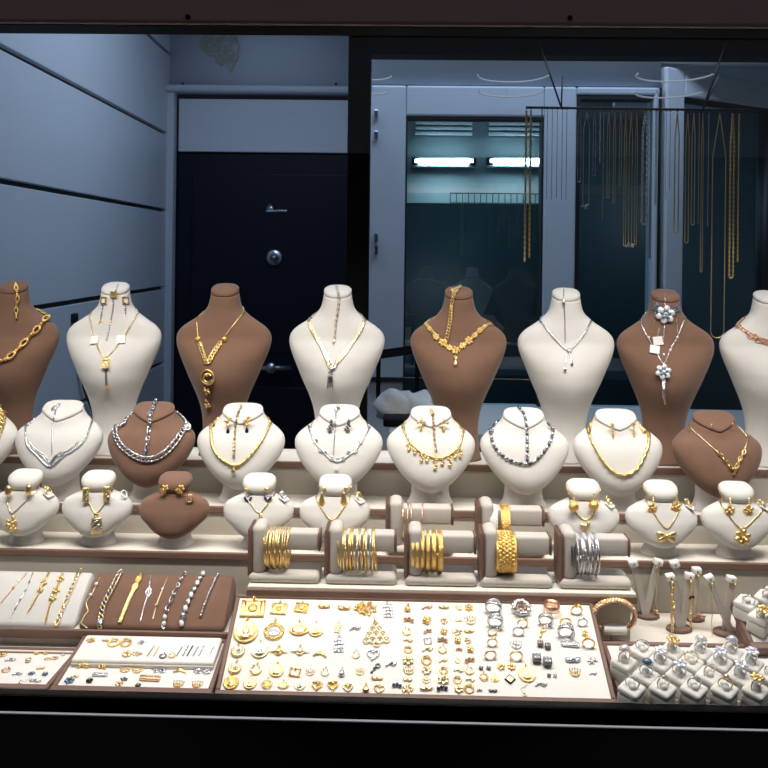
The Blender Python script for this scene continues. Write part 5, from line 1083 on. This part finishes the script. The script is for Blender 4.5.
# raised pad in the second tray
hp = 0.009
pv = [L2.F.inverted() @ onplane(px, py, L2.o + L2.n * hp, L2.n) for px, py in ((76, 660), (217, 663), (86, 640), (222, 642))]
p0 = L2.F @ Vector((L2.w / 2, (pv[0].y + pv[2].y) / 2, 0.0005))
t = thing('display_pad', 'long raised white pad at the rear of the tray beside the large tray', 'display pad', p0)
obj('cushion', MB().add(rbox(0.008, L2.w - 0.008, pv[0].y, L2.len - 0.001, 0.0005, hp, 0.003, 3), L2.F), M['pad'], t)
obj('edge_piping', MB().add(rbox(0.008, L2.w - 0.008, pv[0].y - 0.0015, pv[0].y + 0.001, 0.0005, hp * 0.55, 0.0006, 1), L2.F), M['tread'], t)
class Lift:
    def at(s, px, py, ang=0.0, lift=0.0): return L2.at(px, py, ang, hp + lift)
LP = Lift()
gl = 'earrings on the raised pad'
row(LP, 'earring', 'earring', [(91, 640.5, 9, 'cluster', 'gold', None, 'gold cluster earring'), (106, 641, 9, 'bow', 'gold', None, 'gold bow earring'), (113.5, 644, 12, 'hoop', 'gold', None, 'gold hoop earring'), (126, 644, 12, 'hoop', 'gold2', None, 'deep gold hoop earring'), (141, 643, 7, 'flower', 'silver', 'gem', 'silver flower stud')], 'along the back of the raised pad', gl)
row(LP, 'earring', 'earring', [(127, 654.5, 10, 'flower', 'pale', 'gold', 'pale gold flower earring'), (137.5, 654.5, 10, 'cluster', 'pale', None, 'pale gold cluster earring'), (163, 656.5, 9, 'horseshoe', 'dark', 'gem', 'dark horseshoe earring'), (172, 656, 9, 'horseshoe', 'gold2', None, 'gold horseshoe earring')], 'along the front of the raised pad', gl)
for i, (x, m) in enumerate(((151, 'rose'), (157, 'pale'), (180, 'silver'), (185.7, 'silver'), (190, 'dark'), (196, 'silver'), (201.5, 'silver'), (212, 'silver'))):
    jewel('bracelet', 'bracelet', LP.at(x, 651, -0.10, 0.0003), 'strip', 17 if i < 7 else 14, m, None, f'short slim {dict(rose="rose gold", pale="pale gold", silver="silver", dark="dark")[m]} bracelet strip, {ordn(i)} along the raised pad', 'slim bracelets on the raised pad')
row(L2, 'earring', 'earring', [(83, 667.5, 13, 'trio', 'gold', 'gold2', 'triple gold bead earring'), (102, 668.5, 10, 'trio', 'gold2', 'gold', 'deep gold bead earring'), (125, 670, 11, 'crown', 'gold', 'gold', 'gold crown earring'), (137.5, 670.5, 11, 'crown', 'gold', 'gold2', 'second gold crown earring'), (155, 671, 8, 'cluster', 'silver', None, 'silver cluster earring'), (162.5, 671, 8, 'flower', 'silver', 'dark', 'silver flower earring'), (180, 672, 13, 'arrow', 'gold', None, 'gold chevron earring'), (198, 671.5, 9, 'flower', 'silver', 'gem', 'silver petal earring'), (207, 672, 9, 'flower', 'silver', 'lilac', 'silver earring with lilac centre')], 'in the row before the raised pad', 'earrings before the raised pad')
row(L2, 'earring', 'earring', [(69.5, 681, 10, 'flower', 'blue', 'dark', 'blue-grey flower earring'), (75, 677, 8, 'curl', 'gold', 'gold', 'gold ribbon earring'), (89.5, 681.5, 8, 'stud', 'black', 'gold2', 'dark stone earring'), (100, 675.5, 15, 'band_stones', 'silver', 'gem', 'silver stone-set bar'), (119, 684, 8, 'flower', 'rose', 'gold', 'rose flower earring'), (124, 679.5, 7, 'cluster', 'dark', None, 'dark cluster earring'), (150, 679.5, 21, 'band_stones', 'rose', 'gold', 'long rose gold bar'), (138, 686.5, 7, 'stud', 'black', 'gold', 'tiny black stud'), (178, 684.5, 11, 'crown', 'gold2', 'black', 'gold crown with dark tips'), (197, 685, 11, 'crown', 'gold2', 'black', 'twin gold crown with dark tips')], 'in the front row beside the large tray', 'earrings in the front row of the raised-pad tray')

# ---- bracelet tray with its two sloping cushions
YC0, YC1 = 1.105, 1.172
zc0 = at(120, 629, YC0).z; zc1 = at(160, 574.5, YC1).z
zdk = lambda y: ZD0 + (ZD1 - ZD0) * (y - YD0) / (YD1 - YD0)
t = thing('bracelet_tray', 'raised cream tray with brown front edge under the bracelet cushions', 'tray', (-0.4, YC0, zdk(1.1)), 'jewellery trays')
tx0, tx1 = -0.60, xat(233, 1.10, 0.99)
obj('tray_floor', MB().add(box(tx0, tx1, 1.102, 1.195, zc0 - 0.008, zc0 - 0.002), None, False), M['tread'], t)
obj('front_edge', MB().add(rbox(tx0, tx1, 1.097, 1.102, zc0 - 0.012, zc0 + 0.001, 0.0015)), M['edge'], t)
obj('side_edge', MB().add(rbox(tx1, tx1 + 0.005, 1.097, 1.195, zc0 - 0.012, zc0 + 0.001, 0.0015)), M['edge'], t)
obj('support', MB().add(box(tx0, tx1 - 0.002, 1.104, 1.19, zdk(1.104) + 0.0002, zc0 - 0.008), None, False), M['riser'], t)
def cushion(x0, x1, mname, label):
    prof = [(YC0 + 0.001, zc0 - 0.002)] + [(YC0 - 0.001 + (YC1 - YC0 + 0.002) * u, zc0 + (zc1 - zc0) * (1 - (1 - u) ** 1.25) + 0.004 * sin(pi * u)) for u in [i / 12 for i in range(13)]] + [(YC1 + 0.008, zc1 - 0.004), (YC1 + 0.014, zc1 - 0.014), (YC1 + 0.015, zc0 - 0.002)]
    mb = MB(); n = len(prof)
    xs = [x0, x0 + 0.0015, x0 + 0.004, x1 - 0.004, x1 - 0.0015, x1]; ins = [0.0035, 0.001, 0, 0, 0.001, 0.0035]
    cy, cz = sum(p[0] for p in prof) / n, sum(p[1] for p in prof) / n
    rings = [[(x, y + (cy - y) * k / 0.03, z + (cz - z) * k / 0.03) if k else (x, y, z) for y, z in prof] for x, k in zip(xs, ins)]
    rings = [[(p[0], p[1], max(p[2], zc0 - 0.002)) for p in r] for r in rings]
    vf = loft(rings); mb.add(vf)
    o = obj('bracelet_cushion', mb, M[mname], off=Vector(((x0 + x1) / 2, 1.14, zc0 - 0.002)))
    tag(o, label, 'cushion'); return BVHTree.FromPolygons([Vector(p) for p in vf[0]], vf[1])
xm = xat(97, YC1, zc1); xr = xat(234.5, YC1, zc1)
bw = cushion(-0.59, xm - 0.006, 'cream', 'sloping white bracelet cushion beside the brown one in the raised tray')
bb = cushion(xm, xr, 'brown', 'sloping brown velvet bracelet cushion beside the large tray')
def cpath(bvh, pts, lift):
    sp = spline([Vector((x, y, 0)) for x, y in pts], 0.8); P = []; N = []
    for q in sp:
        d = ray(q.x, q.y).normalized(); p, n, i, dd = bvh.ray_cast(CAM, d)
        if p is None: p, n, i, dd = bvh.find_nearest(at(q.x, q.y, YC0 if q.y > 600 else YC1))
        n = -n if n.dot(d) > 0 else n
        P.append(p + n * lift); N.append(n)
    for _ in range(2): P = [P[0]] + [(P[i - 1] + P[i] * 2 + P[i + 1]) / 4 for i in range(1, len(P) - 1)] + [P[-1]]
    return P, N
sC = 1.14 / F
def cbrace(bvh, pts, style, r, m, label, group, charms=(), m2=None):
    P, N = cpath(bvh, pts, r * sC * 0.85); t = thing('bracelet', label, 'bracelet', P[len(P) // 2], group)
    mb = MB(); mb2 = MB() if m2 else None; strand(mb, P, N, style, r * sC, mb2); obj('chain', mb, M[m], t)
    if m2: obj('chain', mb2, M[m2], t)
    for nm, mm, u, fn in charms:
        i = min(len(P) - 2, int(u * (len(P) - 1))); tt = (P[i + 1] - P[i]).normalized(); nn = (N[i] - tt * N[i].dot(tt)).normalized(); bbn = nn.cross(tt)
        part(t, nm, mm, lambda b: fn(b, frame(P[i], tt, bbn, nn), sC))
gw, gb = 'bracelets on the white cushion', 'bracelets on the brown cushion'
cbrace(bw, ((27, 573.5), (13.5, 588), (6, 597), (0, 604)), 'fine', 0.8, 'rose', 'thin two-tone bracelet nearest the window edge on the white cushion', gw, [('bead', 'gold', .5, lambda b, Fm, s: b.add(ball(1.6 * s, 8, 5), Fm)), ('bead', 'silver', .3, lambda b, Fm, s: b.add(ball(1.4 * s, 8, 5), Fm))])
cbrace(bw, ((33, 573.5), (26, 590), (18, 604), (10.5, 618)), 'fine', 0.75, 'silver', 'thin silver bracelet with tiny beads, second from window edge on white cushion', gw, [('bead', 'dark', u, lambda b, Fm, s: b.add(ball(1.2 * s, 8, 5), Fm)) for u in (.2, .4, .6, .8)])
cbrace(bw, ((49, 573.5), (43, 585), (36, 599), (29, 611)), 'links', 1.5, 'gold', 'gold knot bracelet in the middle of the white cushion', gw, [('knot', 'gold', u, lambda b, Fm, s: o_cluster(b, Fm, 7 * s, 5 * s, 9, 1.3 * s, random.Random(3))) for u in (.25, .45)])
cbrace(bw, ((62.5, 575), (56, 592), (50, 606), (46, 622)), 'links', 1.4, 'gold2', 'gold bracelet with flower clusters on the white cushion', gw, [('flower', 'gold', u, lambda b, Fm, s: o_flower(b, Fm, 8 * s, 5)) for u in (.1, .35, .5)])
cbrace(bw, ((80, 571.5), (73, 587), (65, 605), (58, 622.5)), 'figaro', 2.6, 'gold', 'gold and silver link bracelet next to the brown cushion', gw, m2='silver')
cbrace(bb, ((100, 578), (92, 594), (83, 608), (80, 621), (87, 628)), 'fine', 0.7, 'pale', 'fine chain bracelet with two pearls, first on the brown cushion', gb, [('pearl', 'pearl', u, lambda b, Fm, s: b.add(ball(2.0 * s, 8, 5), Fm @ T(0, 0, s))) for u in (.15, .35)])
cbrace(bb, ((121, 572), (113, 588), (104, 606), (100, 627)), 'curb', 2.9, 'gold', 'heavy two-tone gold and silver curb bracelet on the brown cushion', gb, [('clasp', 'silver', .95, lambda b, Fm, s: b.add(rbox(-3 * s, 3 * s, -2.6 * s, 2.6 * s, 0, 2 * s, .6 * s, 1), Fm))], m2='silver')
cbrace(bb, ((142, 573), (136, 586), (128, 603), (120, 623)), 'flat', 2.0, 'gold', 'flat gold bar bracelet with open links on the brown cushion', gb, [('link', 'gold2', .15, lambda b, Fm, s: b.add(torus(2.6 * s, .8 * s, 14, 6), Fm @ SC(1.5, 1, 1))), ('link', 'gold2', .3, lambda b, Fm, s: b.add(torus(2.6 * s, .8 * s, 14, 6), Fm @ SC(1.5, 1, 1)))])
cbrace(bb, ((151, 577), (148.5, 593), (144, 608), (140.5, 622)), 'fine', 1.0, 'silver', 'slim silver bracelet with oval station on the brown cushion', gb, [('station', 'silver', .35, lambda b, Fm, s: b.add(torus(2.4 * s, .7 * s, 14, 6), Fm @ SC(1.8, 1, 1))), ('bead', 'silver', .75, lambda b, Fm, s: b.add(ball(1.7 * s, 8, 5), Fm))])
cbrace(bb, ((169, 575), (162.5, 590), (157, 604), (153, 619)), 'fine', 0.75, 'pale', 'thin bracelet with a gold bead in the middle of the brown cushion', gb, [('bead', 'gold', .72, lambda b, Fm, s: b.add(ball(2.2 * s, 8, 5), Fm)), ('bead', 'silver', .35, lambda b, Fm, s: b.add(ball(1.5 * s, 8, 5), Fm))])
cbrace(bb, ((184.5, 573.5), (175, 593), (167, 611), (164, 627)), 'links', 2.4, 'silver', 'chunky silver link bracelet ending in pearls on the brown cushion', gb, [('pearl', 'pearl', u, lambda b, Fm, s: b.add(ball(2.3 * s, 10, 6), Fm @ T(0, 0, s))) for u in (.86, .97)], m2='dark')
cbrace(bb, ((203, 575), (193, 593), (186, 609), (182, 624)), 'barrel', 2.9, 'gem', 'wide sparkling crystal bracelet on the brown cushion', gb, [('clasp', 'blue', .9, lambda b, Fm, s: o_cluster(b, Fm, 7 * s, 6 * s, 10, 1.3 * s, random.Random(2)))], m2='silver')
cbrace(bb, ((218, 575), (211, 590), (205, 604), (201, 616)), 'beads', 1.75, 'silver', 'silver bead bracelet at the far end of the brown cushion', gb)

# ================================================================== ring boxes, earring stands, bracelet stand
RT = Tray('ring_tray', 'white tray holding rows of ring boxes at the end of the window front', 621, 830, at(690, 702, 1.0), at(690, 647, 1.095), 0.012, 0.006)
UT = Tray('ring_tray', 'small raised tray with three ring boxes above the ring box rows', 749, 840, at(790, 643.5, 1.085), at(790, 606, 1.14), 0.012, 0.006)
RBX = None
sB = 1.02 / F
def ringbox(tray, px, py, k, label, rlabel, m, stone, style, sd):
    """PX, PY: centre of the box's top; K: size factor"""
    global RBX
    h = 0.0255
    n = Vector((0, 0, 1)); c = onplane(px, py, tray.o + tray.n * (h * 1.02), tray.n)
    base = c - tray.n * h
    if RBX is None:
        a = 0.0122; t = thing('ring_box', label, 'ring box', base, 'ring boxes')
        Fm = frame(base, tray.u, tray.v, tray.n) @ RZ(pi / 4)
        obj('base', MB().add(rbox(-a, a, -a, a, 0.0004, 0.0165, 0.0022, 2), Fm), M['boxw'], t)
        obj('top_pad', MB().add(rbox(-a - .0004, a + .0004, -a - .0004, a + .0004, 0.0168, 0.0252, 0.0032, 3), Fm), M['boxw'], t)
        obj('ring_roll', MB().add(rbox(-0.0042, 0.0042, -0.0075, 0.0075, 0.0225, 0.0310, 0.0036, 3), frame(base, tray.u, tray.v, tray.n)), M['boxw'], t)
        RBX = t
    else: t = dup(RBX, base - wl(RBX), label)
    # the ring round the roll
    top = base + tray.n * 0.0250
    Fr = frame(top + tray.n * 0.0042, tray.u, tray.v, tray.n) @ RZ(((sd * 37) % 50 - 25) * pi / 180) @ RX(pi / 2)
    r = thing('finger_ring', rlabel, 'ring', top, 'rings in the ring boxes')
    part(r, 'band', m, lambda b: b.add(torus(0.0078, 0.00085, 28, 7), Fr @ T(0, 0.0012, 0)))
    rg = random.Random(sd); Ft = Fr @ T(0, 0.0092, 0) @ RX(-pi / 2)
    if style == 'solitaire': part(r, 'stone', stone, lambda b: b.add(lathe([(0.0004, -0.003), (0.0032, 0.0004), (0.0032, 0.001), (0.0018, 0.0022)], 10), Ft @ T(0, 0, 0.002)))
    elif style == 'big':
        part(r, 'stone', stone, lambda b: b.add(ball(0.0055, 10, 6), Ft @ T(0, 0, 0.003) @ SC(1.1, 0.9, 0.8))); part(r, 'setting', m, lambda b: [b.add(ball(0.0013, 6, 4), Ft @ RZ(i * pi / 5) @ T(0.0064, 0, 0.002)) for i in range(10)])
    elif style == 'flower': (part(r, 'setting', 'gem' if stone == 'lilac' else stone, lambda b: o_flower(b, Ft, 0.016, 6)), part(r, 'stone', stone, lambda b: o_cluster(b, Ft @ T(0, 0, .002), 0.012, 0.010, 16, 0.0014, rg)))
    elif style == 'plain': part(r, 'stone', stone, lambda b: b.add(ball(0.0017, 8, 5), Ft))
    return t
rb = [  # px, py, metal, stone, style, words
    [(632, 686, 'silver', 'gem', 'plain', 'plain thin silver ring'), (663, 686, 'pale', 'gem', 'plain', 'plain pale gold ring'), (694, 686.5, 'silver', 'gem', 'plain', 'plain silver ring'), (725, 687, 'gold', 'rose', 'solitaire', 'gold ring with rose stone'), (756, 687.5, 'gold', 'gold', 'flower', 'gold flower ring'), (787, 688, 'silver', 'gem', 'plain', 'thin silver ring')],
    [(646, 673, 'silver', 'blue', 'big', 'silver ring with dark oval stone'), (679, 673, 'silver', 'lilac', 'flower', 'silver ring with lilac cluster'), (709, 673.5, 'pale', 'gem', 'plain', 'fine pale gold ring'), (740, 674, 'silver', 'gem', 'flower', 'silver cluster ring'), (771, 674, 'silver', 'gem', 'plain', 'fine silver ring')],
    [(624, 659.5, 'rose', 'gem', 'big', 'rose gold ring with clear stone'), (660, 660, 'silver', 'gem', 'flower', 'silver blossom ring'), (691, 660.5, 'gold', 'gem', 'plain', 'thin gold ring'), (720, 660.5, 'silver', 'lilac', 'flower', 'silver ring with pale lilac flower'), (751, 661, 'silver', 'lilac', 'flower', 'big silver flower ring')],
    [(642, 648.5, 'silver', 'gem', 'plain', 'thin white ring'), (672, 649, 'gold', 'gold', 'flower', 'bold gold flower ring'), (700, 649.5, 'silver', 'gem', 'big', 'big clear stone ring'), (731, 650, 'silver', 'lilac', 'big', 'ring with large lilac stone')]]
rown = ['front row', 'second row', 'third row', 'back row']
for r_, items in enumerate(rb):
    for i, (px, py, m, s_, style, wd) in enumerate(items):
        if px > 775: continue
        ringbox(RT, px, py, 1, f'white ring box {ordn(i)} in the {rown[r_]}, holding a {wd}', f'{wd}, in the {ordn(i)} ring box of the {rown[r_]}', m, s_, style, r_ * 10 + i)
ringbox(UT, 762, 617, 1, 'white suede ring box in the small raised tray, its ring gold and round', 'gold flower ring in the front box of the small raised tray', 'gold', 'gold', 'flower', 71)
ringbox(UT, 748, 603, 1, 'white suede ring box in the small raised tray, nearest the earring stands', 'thin silver ring in the raised-tray box nearest the earring stands', 'silver', 'gem', 'plain', 72)
ringbox(UT, 768, 598, 1, 'white suede ring box in the small raised tray, rearmost, with a large diamond ring', 'silver ring with large round diamond in the rearmost raised box', 'silver', 'gem', 'big', 73)
# earring stands: two crossed white posts on a brown oval foot
def deck(px, py):
    d = Vector((0, YD1 - YD0, ZD1 - ZD0)).normalized(); n = Vector((1, 0, 0)).cross(d); return onplane(px, py, Vector((0, YD0, ZD0)), n), n, d
def estand(base, fw_, tops, feet, label):
    p, n, d = deck(*base); s = p.y / F
    t = thing('earring_stand', label, 'earring stand', p, 'earring stands')
    Fm = frame(p, Vector((1, 0, 0)), d, n)
    obj('foot', MB().add(lathe([(0.93, 0), (1, 0.15), (0.97, 0.75), (0.85, 1.0), (0.02, 1.02)], 28), Fm @ SC(fw_ * s, 0.55 * fw_ * s, 0.0055)), M['edge'], t)
    out = []
    for j, (tp, ft) in enumerate(zip(tops, feet)):
        a = p + Vector(((ft[0] - base[0]) * s, 0.002 + 0.004 * j - 0.004, 0.004)); b = at(tp[0], tp[1] + 3, p.y + 0.004 * (2 * j - 1))
        ax = (b - a).normalized(); x = Vector((0, 1, 0)).cross(ax).normalized(); y = ax.cross(x)
        Fp = frame(a, x, y, ax); L = (b - a).length
        o = obj('post', MB().add(loft([[(sx * wd * s, sy * 2.2 * s, z) for sx, sy in ((-1, -1), (1, -1), (1, 1), (-1, 1))] for z, wd in ((0, 3.2), (L * 0.5, 3.0), (L, 2.6))]), Fp, False), M['standg'], t)
        obj('tip', MB().add(rbox(-4.2 * s, 4.2 * s, -4 * s, 4 * s, L - 1 * s, L + 5 * s, 0.8 * s, 2), Fp), M['pad'], o); out.append((b, s, y))
        obj('hole', MB().add(ball(0.9 * s, 8, 5), Fp @ T(0, -4 * s, L + 2 * s)), M['groove'], o)
    return t, out
def hook(b, s, label, L, r, m, style, blob=None):
    p = b + Vector((0.0008, -0.0065, -0.003)); t = thing('earring', label, 'earring', p, 'earrings on the earring stands')
    P = [p + Vector((0.0006 * sin(i * .5), 0, -L * s * i / 30)) for i in range(31)]; N = [Vector((0, -1, 0))] * 31
    part(t, 'chain', m, lambda mb: strand(mb, P, N, style, r * s))
    part(t, 'stud', m, lambda mb: mb.add(ball(1.5 * s, 8, 5), T(*p)))
    if blob:
        mm, y, w_, h_, k = blob; part(t, 'ornament', mm, lambda mb: o_cluster(mb, T(*(p + Vector((0, -0.001, -y * s)))) @ RX(pi / 2), w_ * s, h_ * s, k, 1.2 * s, random.Random(k)))
_, o = estand((648, 617), 11.5, ((633.5, 562), (657.5, 561)), ((645, 612), (645.5, 612)), 'cream earring stand nearest the silver bangles, posts splayed in a V')
hook(o[1][0] + Vector((-0.004, 0, 0)), o[1][1], 'fine gold chain earring on the stand nearest the silver bangles', 44, 0.7, 'pale', 'fine', ('gold', 42, 4, 5, 6))
_, o = estand((695, 620), 9.5, ((675, 562.5), (696.5, 569.5)), ((690, 617), (697, 616)), 'cream earring stand behind the pair-laden one, its posts leaning apart')
hook(o[1][0], o[1][1], 'gold drop earring with beaded end on the rearmost earring stand', 42, 0.7, 'gold', 'fine', ('rose', 40, 12, 8, 16))
_, o = estand((679, 630), 13, ((670.5, 576), (689, 575)), ((679, 627), (682, 627)), 'cream earring stand carrying two long gold link earrings, behind the ring boxes')
hook(o[0][0], o[0][1], 'long gold link earring on the post nearer the bracelet stand', 46, 1.9, 'gold', 'links', ('gold', 26, 5, 16, 14))
hook(o[1][0], o[1][1], 'long gold link earring with dark stone on the other post', 46, 1.9, 'gold', 'links', ('black', 14, 4, 5, 5))
_, o = estand((727, 633.5), 14.5, ((710, 577), (731, 578)), ((730, 628), (726, 628)), 'cream earring stand beside the small raised ring tray, posts crossed low')
hook(o[0][0], o[0][1], 'slim gold bar earring hanging straight beside the raised ring tray', 52, 0.6, 'pale', 'fine')
hook(o[1][0] + Vector((0.003, 0, 0)), o[1][1], 'short gold earring on the post next to the raised ring tray', 20, 0.9, 'gold2', 'links')
# bracelet stand with gold bracelet
Yq = 1.113
zq = ZD0 + (ZD1 - ZD0) * (Yq - YD0) / (YD1 - YD0); s = Yq / F; p = Vector((xat(614, Yq, 1.0), Yq, zq)); zf = at(614, 643, Yq).z
t = thing('bracelet_stand', 'low cream bracelet stand with brown foot between the large tray and ring boxes', 'bracelet stand', p)
obj('plinth', MB().add(rbox(-14 * s, 14 * s, -0.006, 0.007, -0.001, zf - zq - 0.004, 0.001), T(*p)), M['tread'], t)
obj('foot', MB().add(lathe([(0.95, 0), (1, 0.2), (0.96, 0.8), (0.85, 1)], 28), T(p.x, p.y + 0.001, zf - 0.004) @ SC(15 * s, 0.0065, 0.005)), M['edge'], t)
zbar = at(614, 629, Yq).z
obj('post', MB().add(rbox(-3 * s, 3 * s, -3 * s, 3 * s, zf - zq, zbar - zq, 0.001), T(*p)), M['standg'], t)
obj('bar', MB().add(lathe([(0.0060, 0), (0.0075, 0.0012), (0.0075, 22 * s), (0.0060, 22 * s + 0.0012)], 20), T(p.x - 11 * s, p.y, zbar) @ RY(pi / 2)), M['pad'], t)
c = at(614, 616, Yq); Rb = 21 * s
t = thing('bracelet', 'gold beaded hoop bracelet standing around the low bracelet stand', 'bracelet', c + Vector((0, 0, -Rb)))
Fb = T(*c) @ RX(R(90 + 14)) @ SC(1, 0.86, 1)
part(t, 'band', 'gold2', lambda b: b.add(torus(Rb, 1.2 * s, 48, 6), Fb))
part(t, 'bead_rim', 'rose', lambda b: [b.add(ball(2.1 * s, 8, 5), Fb @ RZ(2 * pi * i / 44) @ T(Rb, 0, 1.5 * s)) for i in range(44)])
part(t, 'bead_rim', 'gold', lambda b: [b.add(ball(2.1 * s, 8, 5), Fb @ RZ(2 * pi * (i + .5) / 44) @ T(Rb, 0, -1.5 * s)) for i in range(44)])

# ================================================================== hanging rod with chains
YR = 1.50
ra, rb_ = at(526.5, 107.5, YR), at(744, 110.5, YR)
t = thing('chain_rail', 'thin brown rail hung by wires across the window, carrying the chains', 'rail', (ra + rb_) / 2)
obj('rod', MB().add(rod(ra, rb_, 0.0022, 8)), M['wire'], t)
for tx, ty, bx in ((538, 36, 561.5), (727, 36, 703)):
    x_ = bx; u = (bx - 526.5) / (744 - 526.5); b = ra.lerp(rb_, u); a = at(tx, ty + 3, YS + 0.004)
    obj('hanging_wire', MB().add(rod(b, a, 0.0018, 6)), M['wire'], t)
    c2 = at(bx + (1 if bx < 600 else 16), 76, YR + 0.02); obj('brace', MB().add(rod(b, c2, 0.0014, 6)), M['wire'], t)
chains = [  # px, bottom y, style, radius px, material, words, half width of the loop px
    (526.5, 262, 'rope', 1.5, 'gold', 'thick gold rope chain', 0), (531, 258, 'rope', 1.4, 'gold', 'gold rope chain', 0), (542, 209, 'beads', 1.0, 'dark', 'dark bead chain', 0),
    (547.5, 199, 'fine', .55, 'silver', 'thin silver chain', 0), (552.5, 200, 'fine', .55, 'silver', 'thin silver chain', 0), (557.5, 198, 'fine', .55, 'silver', 'thin silver chain', 0), (562.5, 200, 'fine', .55, 'silver', 'thin silver chain', 0), (567, 199, 'fine', .55, 'silver', 'thin silver chain', 0),
    (580, 182, 'fine', .6, 'silver', 'fine silver chain', 1.5), (587, 206, 'fine', .6, 'pale', 'fine pale chain with charm', 3), (595, 176, 'fine', .7, 'silver', 'sparkling silver chain', 1.2), (600.5, 162, 'beads', .9, 'silver', 'short silver bead chain', 0), (604, 221, 'fine', .55, 'pale', 'fine pale gold chain', 0),
    (609, 198, 'fine', .6, 'pale', 'fine pale gold chain', 1.2), (615, 203, 'fine', .7, 'gold', 'thin gold chain', 1), (621, 186, 'fine', .6, 'pale', 'fine pale gold chain', 1), (626, 246, 'fine', .75, 'gold', 'long gold chain', 1), (631.5, 246, 'fine', .75, 'gold', 'long gold chain with charm', 1.5), (637, 245, 'fine', .6, 'gold2', 'long deep gold chain', 1),
    (645.5, 224, 'links', 2.1, 'silver', 'broad silver link chain', 2.2), (651.5, 257, 'links', 1.8, 'dark', 'long dark link chain', 0), (656.5, 203, 'links', 1.8, 'silver', 'silver link chain', 0), (661.5, 215, 'fine', .5, 'silver', 'thin silver chain by the post', 0), (666.5, 200, 'fine', .5, 'silver', 'thin silver chain', 0), (670.5, 190, 'fine', .5, 'silver', 'thin silver chain', 0),
    (677.5, 233, 'rope', .9, 'gold', 'gold rope loop', 2), (688, 243, 'fine', .8, 'gold', 'gold chain', 1.6), (694, 225, 'fine', .8, 'pale', 'pale gold chain', 1.5), (699.5, 224, 'fine', .6, 'gold', 'thin gold chain', 0), (703, 272, 'fine', .6, 'gold', 'long thin gold chain', 0.9), (709, 226, 'fine', .6, 'pale', 'thin pale gold chain', 0),
    (720, 338, 'fine', .95, 'gold', 'very long gold loop chain', 6.5), (733, 278, 'rope', 1.25, 'gold', 'thick gold rope chain loop', 1.8), (739.5, 262, 'rope', 1.1, 'gold2', 'deep gold rope chain', 0)]
g = 'chains hanging on the rail'
for i, (px, yb, style, r, m, wd, hw) in enumerate(chains):
    u = (px - 526.5) / (744 - 526.5); top = ra.lerp(rb_, u); top = Vector((xat(px, YR, top.z), YR, top.z)); s = YR / F
    zb = at(px, yb, YR).z
    t = thing('hanging_chain', f'{wd}, {ordn(i)} along the rail from the fluorescent tubes', 'chain', top, g)
    if hw:
        h = hw * s; P = [Vector((top.x - h * min(1, k / 8), YR, top.z - 0.006 + (zb + h - top.z + 0.006) * k / 40)) for k in range(41)]
        P += [Vector((top.x - h * cos(pi * k / 12), YR, zb + h - h * sin(pi * k / 12))) for k in range(1, 12)]
        P += [Vector((2 * top.x - q.x, q.y, q.z)) for q in P[40::-1]]
    else: P = [Vector((top.x, YR, top.z - 0.006 + (zb - top.z + 0.006) * k / 40)) for k in range(41)]
    N = [Vector((0, -1, 0))] * len(P)
    part(t, 'chain', m, lambda b: strand(b, P, N, style, r * s * (0.72 if r < 1 else 0.85)))
    part(t, 'hook', 'wire', lambda b: b.add(torus(0.0032, 0.0007, 12, 5), T(top.x, top.y, top.z - 0.0007) @ RY(pi / 2)))
    if 'charm' in wd: part(t, 'charm', 'silver', lambda b: o_cluster(b, T(top.x, YR, zb) @ RX(pi / 2), 7 * s, 5 * s, 9, 1.2 * s, random.Random(i)))
u = (645 - 526.5) / (744 - 526.5)
bpy.context.view_layer.update()
